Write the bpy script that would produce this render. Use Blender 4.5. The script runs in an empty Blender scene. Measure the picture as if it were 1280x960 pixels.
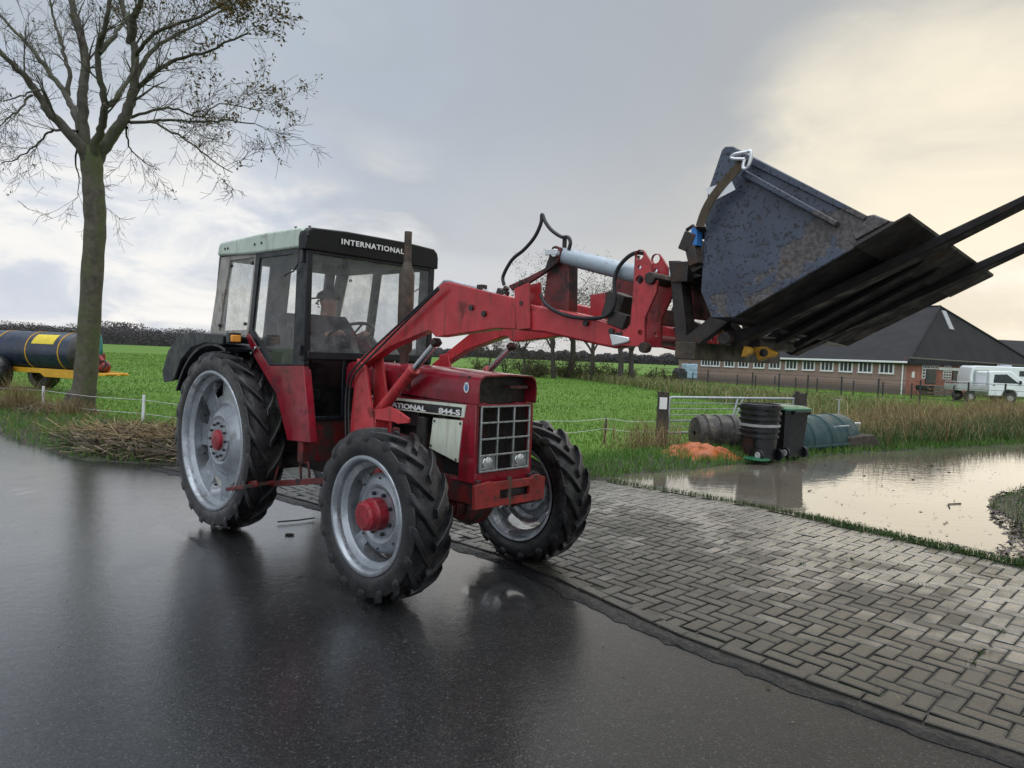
import bpy, bmesh, math, random
import numpy as np
from mathutils import Vector, Matrix, Euler
random.seed(7); rng = np.random.default_rng(7)
R = math.radians
scene = bpy.context.scene
col = scene.collection
PI = math.pi

# ------------------------------------------------------------------ materials
def nn(nt, t, **kw):
    n = nt.nodes.new(t)
    for k, v in kw.items():
        if k.startswith('i_'): n.inputs[k[2:].replace('_', ' ')].default_value = v
        else: setattr(n, k, v)
    return n
def c4(c): return (c[0], c[1], c[2], 1.0)
def ramp(nt, src, lo, hi, a=0.0, b=1.0):
    m = nn(nt, 'ShaderNodeMapRange'); m.interpolation_type = 'SMOOTHSTEP'
    m.inputs['From Min'].default_value = lo; m.inputs['From Max'].default_value = hi
    m.inputs['To Min'].default_value = a; m.inputs['To Max'].default_value = b
    nt.links.new(src, m.inputs['Value']); return m.outputs['Result']
def mixc(nt, fac, a, b, mode='MIX'):
    m = nn(nt, 'ShaderNodeMix'); m.data_type = 'RGBA'; m.blend_type = mode
    for s, v in ((0, fac), (6, a), (7, b)):
        if hasattr(v, 'is_linked'): nt.links.new(v, m.inputs[s])
        elif isinstance(v, (int, float)): m.inputs[s].default_value = v
        else: m.inputs[s].default_value = c4(v)
    return m.outputs[2]
def mathn(nt, op, a, b=0.0):
    m = nn(nt, 'ShaderNodeMath', operation=op)
    for i, v in enumerate((a, b)):
        if hasattr(v, 'is_linked'): nt.links.new(v, m.inputs[i])
        else: m.inputs[i].default_value = v
    return m.outputs[0]
def noise(nt, vec, scale, detail=4, rough=.55, dist=0):
    n = nn(nt, 'ShaderNodeTexNoise'); n.inputs['Scale'].default_value = scale
    n.inputs['Detail'].default_value = detail; n.inputs['Roughness'].default_value = rough
    n.inputs['Distortion'].default_value = dist
    if vec is not None: nt.links.new(vec, n.inputs['Vector'])
    return n.outputs['Fac']
def newmat(name):
    m = bpy.data.materials.new(name); m.use_nodes = True
    nt = m.node_tree; b = nt.nodes['Principled BSDF']
    tc = nn(nt, 'ShaderNodeTexCoord')
    return m, nt, b, tc.outputs['Object']
def pm(name, base, rough=.5, metal=0., var=.25, vs=5., bump=.0, bs=60., dirt=None, dirt2=None, rvar=.15, spec=.5, edge=None, streak=None):
    """painted / weathered surface; dirt = (colour, scale, lo, hi[, roughness])"""
    m, nt, b, co = newmat(name)
    f = noise(nt, co, vs, 5, .6)
    c = mixc(nt, ramp(nt, f, .25, .75), [x*(1-var) for x in base], [min(1, x*(1+var)) for x in base])
    rg = ramp(nt, noise(nt, co, vs*2.3, 4), .3, .7, max(.03, rough-rvar), min(1, rough+rvar))
    for d in (dirt, dirt2):
        if d:
            k = ramp(nt, noise(nt, co, d[1], 8, .65, .4), d[2], d[3])
            c = mixc(nt, k, c, d[0])
            if len(d) > 4:
                mm = nn(nt, 'ShaderNodeMix'); nt.links.new(k, mm.inputs[0]); nt.links.new(rg, mm.inputs[2]); mm.inputs[3].default_value = d[4]; rg = mm.outputs[0]
    if streak:       # run-off marks: noise stretched downwards
        mp_ = nn(nt, 'ShaderNodeMapping'); mp_.inputs['Scale'].default_value = (1, 1, .07); nt.links.new(co, mp_.inputs[0])
        c = mixc(nt, mathn(nt, 'MULTIPLY', ramp(nt, noise(nt, mp_.outputs[0], streak[1], 5, .6), .52, .74), streak[2]), c, streak[0])
    if edge:         # paint worn off along edges
        bv = nn(nt, 'ShaderNodeBevel'); bv.samples = 4; bv.inputs['Radius'].default_value = edge[1]; ge_ = nn(nt, 'ShaderNodeNewGeometry')
        dt = nn(nt, 'ShaderNodeVectorMath', operation='DOT_PRODUCT'); nt.links.new(bv.outputs[0], dt.inputs[0]); nt.links.new(ge_.outputs['Normal'], dt.inputs[1])
        ew = mathn(nt, 'ADD', ramp(nt, dt.outputs['Value'], .80, .99, 1., 0.), mathn(nt, 'MULTIPLY', mathn(nt, 'SUBTRACT', noise(nt, co, 24, 5, .65), .5), 1.6))
        c = mixc(nt, ramp(nt, ew, .45, .72), c, edge[0])
    nt.links.new(c, b.inputs['Base Color']); nt.links.new(rg, b.inputs['Roughness'])
    b.inputs['Metallic'].default_value = metal; b.inputs['Specular IOR Level'].default_value = spec
    if bump:
        bn = nn(nt, 'ShaderNodeBump'); bn.inputs['Strength'].default_value = bump; bn.inputs['Distance'].default_value = .01
        nt.links.new(noise(nt, co, bs, 6, .6), bn.inputs['Height']); nt.links.new(bn.outputs[0], b.inputs['Normal'])
    return m
def islandmat(name, cols, rough=.6, spec=.3, trans=0., patch=None):
    """foliage: colour picked per blade / leaf"""
    m, nt, b, co = newmat(name)
    g = nn(nt, 'ShaderNodeNewGeometry')
    r = nn(nt, 'ShaderNodeValToRGB'); r.color_ramp.interpolation = 'LINEAR'
    el = r.color_ramp.elements
    while len(el) < len(cols): el.new(.5)
    for i, c in enumerate(cols): el[i].position = i/max(1, len(cols)-1); el[i].color = c4(c)
    nt.links.new(g.outputs['Random Per Island'], r.inputs[0])
    cc = r.outputs[0]
    if patch:
        cc = mixc(nt, ramp(nt, noise(nt, co, patch[1], 4), patch[2], patch[3]), cc, patch[0])
    nt.links.new(cc, b.inputs['Base Color']); b.inputs['Roughness'].default_value = rough
    b.inputs['Specular IOR Level'].default_value = spec
    if trans:
        tr = nn(nt, 'ShaderNodeBsdfTranslucent'); nt.links.new(cc, tr.inputs[0])
        mx = nn(nt, 'ShaderNodeMixShader'); mx.inputs[0].default_value = trans
        out = nt.nodes['Material Output']
        nt.links.new(b.outputs[0], mx.inputs[1]); nt.links.new(tr.outputs[0], mx.inputs[2]); nt.links.new(mx.outputs[0], out.inputs[0])
    return m
def glassmat(name, dust, tint=(.9, .95, .95), drops=0., dcol=(.5, .52, .52)):
    m, nt, b, co = newmat(name)
    out = nt.nodes['Material Output']; nt.nodes.remove(b)
    tr = nn(nt, 'ShaderNodeBsdfTransparent'); tr.inputs[0].default_value = c4(tint)
    gl = nn(nt, 'ShaderNodeBsdfGlossy'); gl.inputs['Roughness'].default_value = .04
    fr = nn(nt, 'ShaderNodeFresnel'); fr.inputs[0].default_value = 1.45
    mx = nn(nt, 'ShaderNodeMixShader'); ge = nn(nt, 'ShaderNodeNewGeometry'); nt.links.new(mathn(nt, 'MULTIPLY', fr.outputs[0], mathn(nt, 'SUBTRACT', 1., ge.outputs['Backfacing'])), mx.inputs[0]); nt.links.new(tr.outputs[0], mx.inputs[1]); nt.links.new(gl.outputs[0], mx.inputs[2])
    df = nn(nt, 'ShaderNodeBsdfDiffuse'); df.inputs[0].default_value = c4(dcol)
    tl = nn(nt, 'ShaderNodeBsdfTranslucent'); tl.inputs[0].default_value = c4(dcol)
    md = nn(nt, 'ShaderNodeMixShader'); md.inputs[0].default_value = .5; nt.links.new(df.outputs[0], md.inputs[1]); nt.links.new(tl.outputs[0], md.inputs[2])
    k = ramp(nt, noise(nt, co, 9, 6, .7), .3, .75, dust*.4, dust*1.5)
    if drops:
        vo = nn(nt, 'ShaderNodeTexVoronoi'); vo.inputs['Scale'].default_value = 85; vo.inputs['Randomness'].default_value = 1.; nt.links.new(co, vo.inputs['Vector'])
        s = ramp(nt, mathn(nt, 'ADD', vo.outputs['Distance'], mathn(nt, 'MULTIPLY', noise(nt, co, 40, 3), .5)), .30, .52, 1., 0.)
        pk = ramp(nt, noise(nt, co, 5, 3), .35, .6)
        s = mathn(nt, 'MULTIPLY', mathn(nt, 'MULTIPLY', s, drops), pk)
        k = mathn(nt, 'MAXIMUM', k, s)
    m2 = nn(nt, 'ShaderNodeMixShader'); nt.links.new(k, m2.inputs[0]); nt.links.new(mx.outputs[0], m2.inputs[1]); nt.links.new(md.outputs[0], m2.inputs[2])
    nt.links.new(m2.outputs[0], out.inputs[0])
    return m

MUD = (.045, .035, .025)
RUST = (.10, .035, .015)
MT = {}
MT['hood_red'] = pm('hood_red', (.21, .009, .020), .25, var=.35, vs=3, dirt=((.035, .012, .012), 9, .52, .74, .5), dirt2=((.26, .05, .05), 30, .62, .74), rvar=.12, edge=((.06, .022, .014), .012), streak=((.05, .012, .012), 22, .6))
MT['loader_red'] = pm('loader_red', (.43, .032, .038), .30, var=.25, vs=4, dirt=((.15, .02, .016), 7, .55, .72, .6), dirt2=((.05, .022, .015), 28, .63, .72, .8), bump=.06, bs=90, edge=((.055, .024, .016), .012), streak=((.10, .022, .018), 26, .7))
MT['worn_red'] = pm('worn_red', (.24, .024, .022), .4, var=.35, vs=6, dirt=((.05, .02, .015), 14, .5, .68, .7), bump=.15, bs=60, edge=((.05, .022, .015), .014))
MT['dark_red'] = pm('dark_red', (.13, .012, .012), .4, var=.4, vs=5, dirt=((.018, .014, .012), 8, .42, .62, .7), bump=.15, bs=50)
MT['hub_red'] = pm('hub_red', (.27, .014, .024), .36, var=.35, vs=14, dirt=((.035, .02, .018), 34, .54, .68, .8), bump=.2, bs=90)
MT['visor'] = pm('visor', (.008, .008, .009), .36, var=.2, spec=.3)
MT['cab_black'] = pm('cab_black', (.010, .012, .015), .38, var=.3, dirt=((.04, .037, .034), 12, .62, .8), spec=.35)
MT['engine'] = pm('engine', (.02, .017, .016), .55, var=.5, vs=9, dirt=((.06, .02, .015), 7, .5, .7), bump=.4, bs=40)
MT['roof_paint'] = pm('roof_paint', (.50, .58, .50), .42, var=.1, vs=4, dirt=((.20, .23, .16), 5, .54, .78), dirt2=((.09, .07, .05), 20, .66, .8), streak=((.18, .20, .14), 14, .7))
MT['rear_panel'] = pm('rear_panel', (.32, .30, .27), .5, var=.25, vs=7, dirt=((.12, .075, .05), 9, .5, .75))
MT['white_panel'] = pm('white_panel', (.62, .66, .55), .38, var=.07, vs=4, dirt=((.26, .24, .16), 11, .66, .85), dirt2=((.10, .045, .02), 45, .73, .8), edge=((.12, .05, .02), .010), streak=((.30, .25, .16), 20, .5))
MT['plate_black'] = pm('plate_black', (.012, .012, .014), .35, var=.3)
MT['letter_white'] = pm('letter_white', (.72, .72, .70), .5, var=.1, vs=40)
MT['silver'] = pm('silver', (.31, .335, .36), .28, metal=.6, var=.14, vs=8, dirt=((.10, .085, .07), 6, .54, .78, .7), dirt2=((.09, .045, .02), 30, .72, .80))
MT['chrome'] = pm('chrome', (.6, .62, .64), .14, metal=1., var=.08)
MT['grille_metal'] = pm('grille_metal', (.34, .36, .36), .35, metal=.6, var=.2, vs=14)
MT['steel_grey'] = pm('steel_grey', (.36, .42, .47), .4, var=.15, vs=6, dirt=((.10, .11, .12), 34, .62, .7))
MT['bolt'] = pm('bolt', (.05, .05, .055), .4, metal=.7, var=.4, vs=20)
MT['pin'] = pm('pin', (.62, .64, .65), .3, metal=.8, var=.1)
MT['hose'] = pm('hose', (.010, .010, .011), .4, var=.2)
MT['exhaust'] = pm('exhaust', (.055, .042, .032), .65, var=.5, vs=9, dirt=((.12, .07, .04), 14, .5, .7), bump=.3, bs=50)
MT['rust_dark'] = pm('rust_dark', (.028, .022, .020), .55, var=.5, vs=7, dirt=((.075, .035, .018), 9, .52, .7, .8), bump=.3, bs=60)
MT['rust_beam'] = pm('rust_beam', (.05, .038, .026), .6, var=.5, vs=9, dirt=((.11, .08, .04), 16, .5, .7), bump=.35, bs=60)
MT['tine'] = pm('tine', (.016, .014, .014), .62, var=.5, vs=6, dirt=((.04, .026, .02), 10, .55, .75, .8), bump=.2, bs=50, spec=.25)
MT['yellow'] = pm('yellow', (.55, .28, .02), .45, var=.25, dirt=((.05, .03, .015), 12, .5, .68))
MT['seat'] = pm('seat', (.02, .02, .022), .6)
MT['amber'] = pm('amber', (.75, .30, .04), .2, var=.1)
MT['glass_front'] = glassmat('glass_front', .13, tint=(.96,.97,.97), dcol=(.6,.62,.62), drops=.40)
MT['glass_side'] = glassmat('glass_side', .09, tint=(.96,.97,.97), dcol=(.62,.63,.61), drops=.25)
MT['glass_rear'] = glassmat('glass_rear', .24, tint=(.97,.97,.96), dcol=(.75,.75,.70), drops=.15)
MT['glass_low'] = glassmat('glass_low', .10, tint=(.12, .13, .14), dcol=(.12, .12, .12))

# tyre rubber: wet black, dried mud film on the sidewalls
m, nt, b, co = newmat('rubber'); MT['rubber'] = m
k = ramp(nt, noise(nt, co, 7, 8, .7), .42, .72)
cc = mixc(nt, k, (.007, .007, .008), (.028, .027, .025))
nt.links.new(cc, b.inputs['Base Color'])
nt.links.new(ramp(nt, noise(nt, co, 11, 6, .6), .3, .7, .15, .50), b.inputs['Roughness']); b.inputs['Specular IOR Level'].default_value = .5
bn = nn(nt, 'ShaderNodeBump'); bn.inputs['Strength'].default_value = .35; bn.inputs['Distance'].default_value = .008
nt.links.new(noise(nt, co, 38, 6, .65), bn.inputs['Height']); nt.links.new(bn.outputs[0], b.inputs['Normal'])

# bucket steel: blue-black wet paint with droplets and worn rust patches
m, nt, b, co = newmat('bucket_steel'); MT['bucket'] = m
base = mixc(nt, ramp(nt, noise(nt, co, 4, 4), .3, .7), (.036, .047, .073), (.062, .079, .114))
sp = ramp(nt, noise(nt, co, 70, 3, .5), .56, .63)
base = mixc(nt, sp, base, (.012, .014, .022))
mp = nn(nt, 'ShaderNodeMapping'); mp.inputs['Location'].default_value = (.31, 0, .12); nt.links.new(co, mp.inputs[0])
sxb = nn(nt, 'ShaderNodeSeparateXYZ'); nt.links.new(co, sxb.inputs[0])
dp_ = nn(nt, 'ShaderNodeVectorMath', operation='DOT_PRODUCT'); nt.links.new(co, dp_.inputs[0]); dp_.inputs[1].default_value = (-.413, 0, .91)
hf_ = mathn(nt, 'SUBTRACT', dp_.outputs['Value'], -0.274)   # height above the bucket floor
pt = ramp(nt, mathn(nt, 'ADD', noise(nt, mp.outputs[0], 4.2, 7, .6, .3), mathn(nt, 'ADD', ramp(nt, hf_, .06, .30, .10, -.15), ramp(nt, sxb.outputs[0], 4.55, 4.95, -.12, .03))), .535, .565)
rb = mixc(nt, ramp(nt, noise(nt, co, 60, 4), .35, .65), (.036, .030, .028), (.105, .092, .088))
base = mixc(nt, pt, base, rb)
mp2 = nn(nt, 'ShaderNodeMapping'); mp2.inputs['Rotation'].default_value = (0, R(24), 0); mp2.inputs['Scale'].default_value = (.5, 1, 9); nt.links.new(co, mp2.inputs[0])
scr = mathn(nt, 'MULTIPLY', ramp(nt, noise(nt, mp2.outputs[0], 9, 6, .75), .60, .68), ramp(nt, noise(nt, co, 5, 3), .45, .6))
base = mixc(nt, mathn(nt, 'MULTIPLY', scr, .7), base, (.15, .16, .18))
rs = ramp(nt, noise(nt, co, 12, 8, .7), .60, .72)
base = mixc(nt, rs, base, (.060, .034, .024))
nt.links.new(base, b.inputs['Base Color'])
nt.links.new(ramp(nt, noise(nt, co, 30, 5), .3, .7, .28, .5), b.inputs['Roughness'])
bn = nn(nt, 'ShaderNodeBump'); bn.inputs['Strength'].default_value = .3; bn.inputs['Distance'].default_value = .006
nt.links.new(noise(nt, co, 48, 5, .6), bn.inputs['Height'])
bn2 = nn(nt, 'ShaderNodeBump'); bn2.inputs['Strength'].default_value = .5; bn2.inputs['Distance'].default_value = .004; bn2.invert = True
nt.links.new(pt, bn2.inputs['Height']); nt.links.new(bn.outputs[0], bn2.inputs['Normal']); nt.links.new(bn2.outputs[0], b.inputs['Normal'])

# ------------------------------------------------------------------ mesh builder
def frame_of(d):
    d = d.normalized()
    a = Vector((0, 0, 1)) if abs(d.z) < .9 else Vector((1, 0, 0))
    u = d.cross(a).normalized(); return u, d.cross(u).normalized()
class MB:
    def __init__(s): s.v = []; s.f = []
    def add(s, vs, fs):
        o = len(s.v); s.v += [tuple(v) for v in vs]; s.f += [tuple(i+o for i in f) for f in fs]; return s
    def box(s, c, d, rot=None):
        hx, hy, hz = d[0]/2, d[1]/2, d[2]/2
        vs = [Vector((x, y, z)) for x in (-hx, hx) for y in (-hy, hy) for z in (-hz, hz)]
        if rot: M_ = Euler(rot).to_matrix(); vs = [M_ @ v for v in vs]
        return s.add([v+Vector(c) for v in vs], [(0, 1, 3, 2), (4, 6, 7, 5), (0, 4, 5, 1), (2, 3, 7, 6), (0, 2, 6, 4), (1, 5, 7, 3)])
    def beam(s, p0, p1, w, h, side=(0, 1, 0)):
        p0, p1 = Vector(p0), Vector(p1); d = (p1-p0).normalized(); u = Vector(side); u = (u-d*u.dot(d)).normalized(); t = d.cross(u)
        vs = [p+u*a*w/2+t*b_*h/2 for p in (p0, p1) for a, b_ in ((-1, -1), (1, -1), (1, 1), (-1, 1))]
        return s.add(vs, [(3, 2, 1, 0), (4, 5, 6, 7)]+[(i, (i+1) % 4, 4+(i+1) % 4, 4+i) for i in range(4)])
    def tube(s, pts, r, n=8, caps=True):
        pts = [Vector(p) for p in pts]; m_ = len(pts)
        rs = r if isinstance(r, (list, tuple)) else [r]*m_
        d = (pts[1]-pts[0]); u, w = frame_of(d); vs = []
        for i, p in enumerate(pts):
            t = (pts[min(i+1, m_-1)]-pts[max(i-1, 0)]).normalized()
            u = (u-t*u.dot(t)).normalized(); w = t.cross(u)
            for k in range(n):
                a = 2*PI*k/n; vs.append(p+(u*math.cos(a)+w*math.sin(a))*rs[i])
        fs = [(i*n+k, i*n+(k+1) % n, (i+1)*n+(k+1) % n, (i+1)*n+k) for i in range(m_-1) for k in range(n)]
        if caps: fs += [tuple(range(n))[::-1], tuple((m_-1)*n+k for k in range(n))]
        return s.add(vs, fs)
    def cyl(s, p0, p1, r0, r1=None, n=20): return s.tube([p0, p1], [r0, r0 if r1 is None else r1], n)
    def prism(s, poly, a, b_, axis='y'):
        n = len(poly)
        f = {'y': lambda p, t: (p[0], t, p[1]), 'x': lambda p, t: (t, p[0], p[1]), 'z': lambda p, t: (p[0], p[1], t)}[axis]
        vs = [f(p, a) for p in poly]+[f(p, b_) for p in poly]
        return s.add(vs, [tuple(range(n)), tuple(range(2*n-1, n-1, -1))]+[(i, n+i, n+(i+1) % n, (i+1) % n) for i in range(n)])
    def lathe(s, prof, c=(0, 0, 0), n=64, closed=False, axis='y'):
        m_ = len(prof); vs = []
        for k in range(n):
            a = 2*PI*k/n
            for (t, r) in prof:
                q = (r*math.sin(a), t, r*math.cos(a)) if axis == 'y' else ((t, r*math.sin(a), r*math.cos(a)) if axis == 'x' else (r*math.sin(a), r*math.cos(a), t))
                vs.append((q[0]+c[0], q[1]+c[1], q[2]+c[2]))
        fs = []
        for k in range(n):
            for i in range(m_ if closed else m_-1):
                j = (i+1) % m_
                fs.append((k*m_+i, k*m_+j, ((k+1) % n)*m_+j, ((k+1) % n)*m_+i))
        return s.add(vs, fs)
    def build(s, name, mat, parent=None, bevel=0., smooth=35, loc=None, seg=2):
        me = bpy.data.meshes.new(name); me.from_pydata(s.v, [], s.f)
        bm = bmesh.new(); bm.from_mesh(me); bmesh.ops.recalc_face_normals(bm, faces=bm.faces); bm.to_mesh(me); bm.free()
        return link_mesh(name, me, mat, parent, bevel, smooth, loc, seg)
def link_mesh(name, me, mat, parent=None, bevel=0., smooth=35, loc=None, seg=2):
    for p in me.polygons: p.use_smooth = smooth > 0
    if smooth > 0: me.set_sharp_from_angle(angle=R(smooth))
    o = bpy.data.objects.new(name, me); col.objects.link(o)
    if mat is not None: me.materials.append(MT[mat] if isinstance(mat, str) else mat)
    if parent: o.parent = parent
    if loc: o.location = loc
    if bevel:
        b_ = o.modifiers.new('bevel', 'BEVEL'); b_.width = bevel; b_.segments = seg; b_.limit_method = 'ANGLE'; b_.angle_limit = R(40)
    return o
def tag(o, label, cat, group=None):
    o['label'] = label; o['category'] = cat
    if group: o['group'] = group
    return o
def thing(name, label, cat, loc=(0, 0, 0), rz=0, group=None):
    o = bpy.data.objects.new(name, None); col.objects.link(o); o.location = loc; o.rotation_euler = (0, 0, rz)
    o.empty_display_size = .2
    return tag(o, label, cat, group)
def split(o, name=None):
    """one object per loose piece of a finished mesh"""
    bm = bmesh.new(); bm.from_mesh(o.data); seen = set(); n_ = 0
    for f0 in bm.faces:
        if f0.index in seen: continue
        st_, isl = [f0], []
        seen.add(f0.index)
        while st_:
            f = st_.pop(); isl.append(f)
            for e in f.edges:
                for g in e.link_faces:
                    if g.index not in seen: seen.add(g.index); st_.append(g)
        ix = {}; vs, fs = [], []
        for f in isl:
            q = []
            for v in f.verts:
                if v.index not in ix: ix[v.index] = len(vs); vs.append(tuple(v.co))
                q.append(ix[v.index])
            fs.append(tuple(q))
        me = bpy.data.meshes.new(name or o.name); me.from_pydata(vs, [], fs)
        c_ = link_mesh(name or o.name, me, o.data.materials[0], o.parent, 0, 35); c_.location = o.location; c_.scale = o.scale; c_.rotation_euler = o.rotation_euler
        for m_ in o.modifiers:
            b_ = c_.modifiers.new('bevel', 'BEVEL'); b_.width = m_.width; b_.segments = m_.segments; b_.limit_method = 'ANGLE'; b_.angle_limit = m_.angle_limit
    bm.free(); bpy.data.objects.remove(o)
def struct(o, kind='structure'):
    o['kind'] = kind; return o
def copy_tree(o, parent=None):
    c = o.copy(); col.objects.link(c)
    if parent: c.parent = parent
    for ch in list(o.children): copy_tree(ch, c)
    return c
def from_curve(cu):
    ob = bpy.data.objects.new('tmp', cu); col.objects.link(ob)
    bpy.context.view_layer.update()
    me = bpy.data.meshes.new_from_object(ob.evaluated_get(bpy.context.evaluated_depsgraph_get()))
    bpy.data.objects.remove(ob); return me
def circ(x, z, r, n=18): return [(x+r*math.cos(2*PI*k/n), z+r*math.sin(2*PI*k/n)) for k in range(n)]
def plate_mesh(outline, holes, a, b_, axis='y'):
    cu = bpy.data.curves.new('plate', 'CURVE'); cu.dimensions = '2D'; cu.fill_mode = 'BOTH'; cu.extrude = abs(b_-a)/2
    for poly in [outline]+holes:
        sp = cu.splines.new('POLY'); sp.points.add(len(poly)-1); sp.use_cyclic_u = True
        for i, p in enumerate(poly): sp.points[i].co = (p[0], p[1], 0, 1)
    me = from_curve(cu); mid = (a+b_)/2
    for v in me.vertices:
        x, y, z = v.co
        v.co = (x, mid+z, y) if axis == 'y' else (mid+z, x, y)
    bm = bmesh.new(); bm.from_mesh(me); bmesh.ops.remove_doubles(bm, verts=bm.verts, dist=1e-5); bmesh.ops.recalc_face_normals(bm, faces=bm.faces); bm.to_mesh(me); bm.free()
    me.materials.clear()
    return me
def plate(name, outline, holes, a, b_, mat, parent, axis='y', bevel=.002):
    return link_mesh(name, plate_mesh(outline, holes, a, b_, axis), mat, parent, bevel, 30)
def text(name, s, size, mat, parent, origin, right, up, sx=1., bold=0., ext=.0015, space=1.):
    cu = bpy.data.curves.new('text', 'FONT'); cu.body = s; cu.size = size; cu.extrude = ext; cu.offset = bold; cu.space_character = space
    cu.align_x = 'LEFT'
    me = from_curve(cu); r_, u_ = Vector(right).normalized(), Vector(up).normalized(); n_ = r_.cross(u_)
    for v in me.vertices:
        x, y, z = v.co; v.co = Vector(origin)+r_*x*sx+u_*y+n_*z
    me.materials.clear()
    return link_mesh(name, me, mat, parent, 0, 0)
def smooth_path(pts, k=6):
    pts = [Vector(p) for p in pts]; out = []
    for i in range(len(pts)-1):
        p0, p1, p2, p3 = pts[max(i-1, 0)], pts[i], pts[i+1], pts[min(i+2, len(pts)-1)]
        for j in range(k):
            t = j/k
            out.append(.5*((2*p1)+(p2-p0)*t+(2*p0-5*p1+4*p2-p3)*t*t+(3*p1-p0-3*p2+p3)*t**3))
    return out+[pts[-1]]
def y3(pts, y): return [(p[0], y, p[1]) for p in pts]
# ================================================================== TRACTOR (local: x forward, y left, z up)
TX, TY, TYAW = -2.0644, 6.7637, R(-43.364)
T = thing('tractor', 'old red farm tractor with raised front loader and glazed cab standing on the wet road', 'tractor', (TX, TY, 0), TYAW)
def at(l):   # tractor-local point -> world
    c, s = math.cos(TYAW), math.sin(TYAW)
    return Vector((TX+l[0]*c-l[1]*s, TY+l[0]*s+l[1]*c, l[2]))

# ---- wheels
def tyre_mb(Rt, rr, w, nl, dl, hw):
    mb = MB(); h = Rt-rr; rc = Rt-.034
    half = [(-.36*w, rr-.012), (-.44*w, rr+.01), (-.485*w, rr+.18*h), (-.50*w, rr+.42*h), (-.49*w, rr+.62*h), (-.465*w, rr+.76*h), (-.40*w, rc-.018), (-.28*w, rc-.005), (-.12*w, rc), (0, rc+.001)]
    prof = half+[(-a, r) for a, r in reversed(half[:-1])]
    mb.lathe(prof, n=96, closed=True)
    for sd in (-1, 1):
        for i in range(nl):
            p0 = 2*PI*(i+(.5 if sd > 0 else 0))/nl
            path = [(.012*w, 0.0, Rt, 1.0), (.16*w, .22, Rt, 1.0), (.30*w, .48, Rt-.002, 1.05), (.42*w, .75, Rt-.008, 1.25), (.475*w, .92, Rt-.022, 1.4), (.505*w, 1.0, Rt-.050, 1.35), (.507*w, 1.02, Rt-.42*h, .95)]
            base = [rc-.02, rc-.02, rc-.025, rc-.04, rc-.07, rc-.09, rc-.45*h]
            vs = []
            for (yy, s_, rt, k), rb in zip(path, base):
                ph = p0+dl*(1-s_)
                for r_, q in ((rb, -1.25), (rt, -.8), (rt, .8), (rb, 1.25)):
                    a = ph+q*hw*k/Rt
                    ya = sd*yy if r_ == rt else sd*min(yy, .45*w)
                    vs.append((r_*math.sin(a), ya, r_*math.cos(a)))
            n_ = len(path); fs = [(0, 1, 2, 3), tuple((n_-1)*4+j for j in (3, 2, 1, 0))]
            for j in range(n_-1):
                for q in range(3): fs.append((j*4+q, (j+1)*4+q, (j+1)*4+q+1, j*4+q+1))
            mb.add(vs, fs)
    return mb
def disc_mb(prof, rout, rnotch, nnotch, nwid, n=128, th=.012):
    """dished centre disc, prof = [(depth, r)...] growing r, outer rim notched"""
    mb = MB(); m_ = len(prof); vs = []
    for k in range(n):
        a = 2*PI*k/n; t = (a*nnotch/(2*PI)) % 1.
        ro = rnotch if abs(t-.5) < nwid else rout
        for i, (d, r) in enumerate(prof):
            rr_ = ro if i == m_-1 else min(r, ro-.002)
            vs.append((rr_*math.sin(a), d, rr_*math.cos(a)))
    fs = [(k*m_+i, k*m_+i+1, ((k+1) % n)*m_+i+1, ((k+1) % n)*m_+i) for k in range(n) for i in range(m_-1)]
    mb.add(vs, fs); return mb
def bolts(mb, n, r, d, br, bh, ph=0, hexn=6):
    for k in range(n):
        a = 2*PI*k/n+ph; p = Vector((r*math.sin(a), d, r*math.cos(a)))
        mb.cyl(p, p+Vector((0, -bh, 0)), br, br*.9, hexn)
def rim_mb(rr, w):
    p = [(-.455*w, rr+.016), (-.475*w, rr+.012), (-.485*w, rr), (-.478*w, rr-.010), (-.44*w, rr-.020), (-.36*w, rr-.026), (-.30*w, rr-.030), (-.27*w, rr-.048), (-.20*w, rr-.066), (.2*w, rr-.066), (.27*w, rr-.045), (.40*w, rr-.026), (.47*w, rr-.01), (.48*w, rr+.012)]
    return MB().lathe(p, n=96)
def rear_wheel(side):
    Rt, rr, w = .794, .602, .315
    o = -w/2
    disc = disc_mb([(o+.085, .02), (o+.085, .186), (o+.098, .190), (o+.090, .215), (o+.098, .25), (o+.128, .295), (o+.155, .325), (o+.160, .35), (o+.160, .43), (o+.164, .5)], .533, .405, 8, .20)
    wd = disc.build('rear_wheel', 'silver', T, 0, 30)
    tyre_mb(Rt, rr, w, 19, .36, .033).build('tyre', 'rubber', wd, .005, 40)
    rim_mb(rr, w).build('rim', 'silver', wd, 0, 30)
    hub = MB().lathe([(o+.052, .001), (o+.053, .070), (o+.060, .088), (o+.086, .094)], n=32)
    hub.build('hub', 'hub_red', wd, 0, 40)
    b_ = MB(); bolts(b_, 12, .148, o+.086, .013, .020); bolts(b_, 8, .47, o+.16, .012, .02, PI/8*1)
    split(b_.build('wheel_bolts', 'bolt', wd), 'wheel_bolt')
    wd.location = (0, side*(.8428+o), .794)
    if side > 0: wd.scale = (1, -1, 1)
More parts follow.
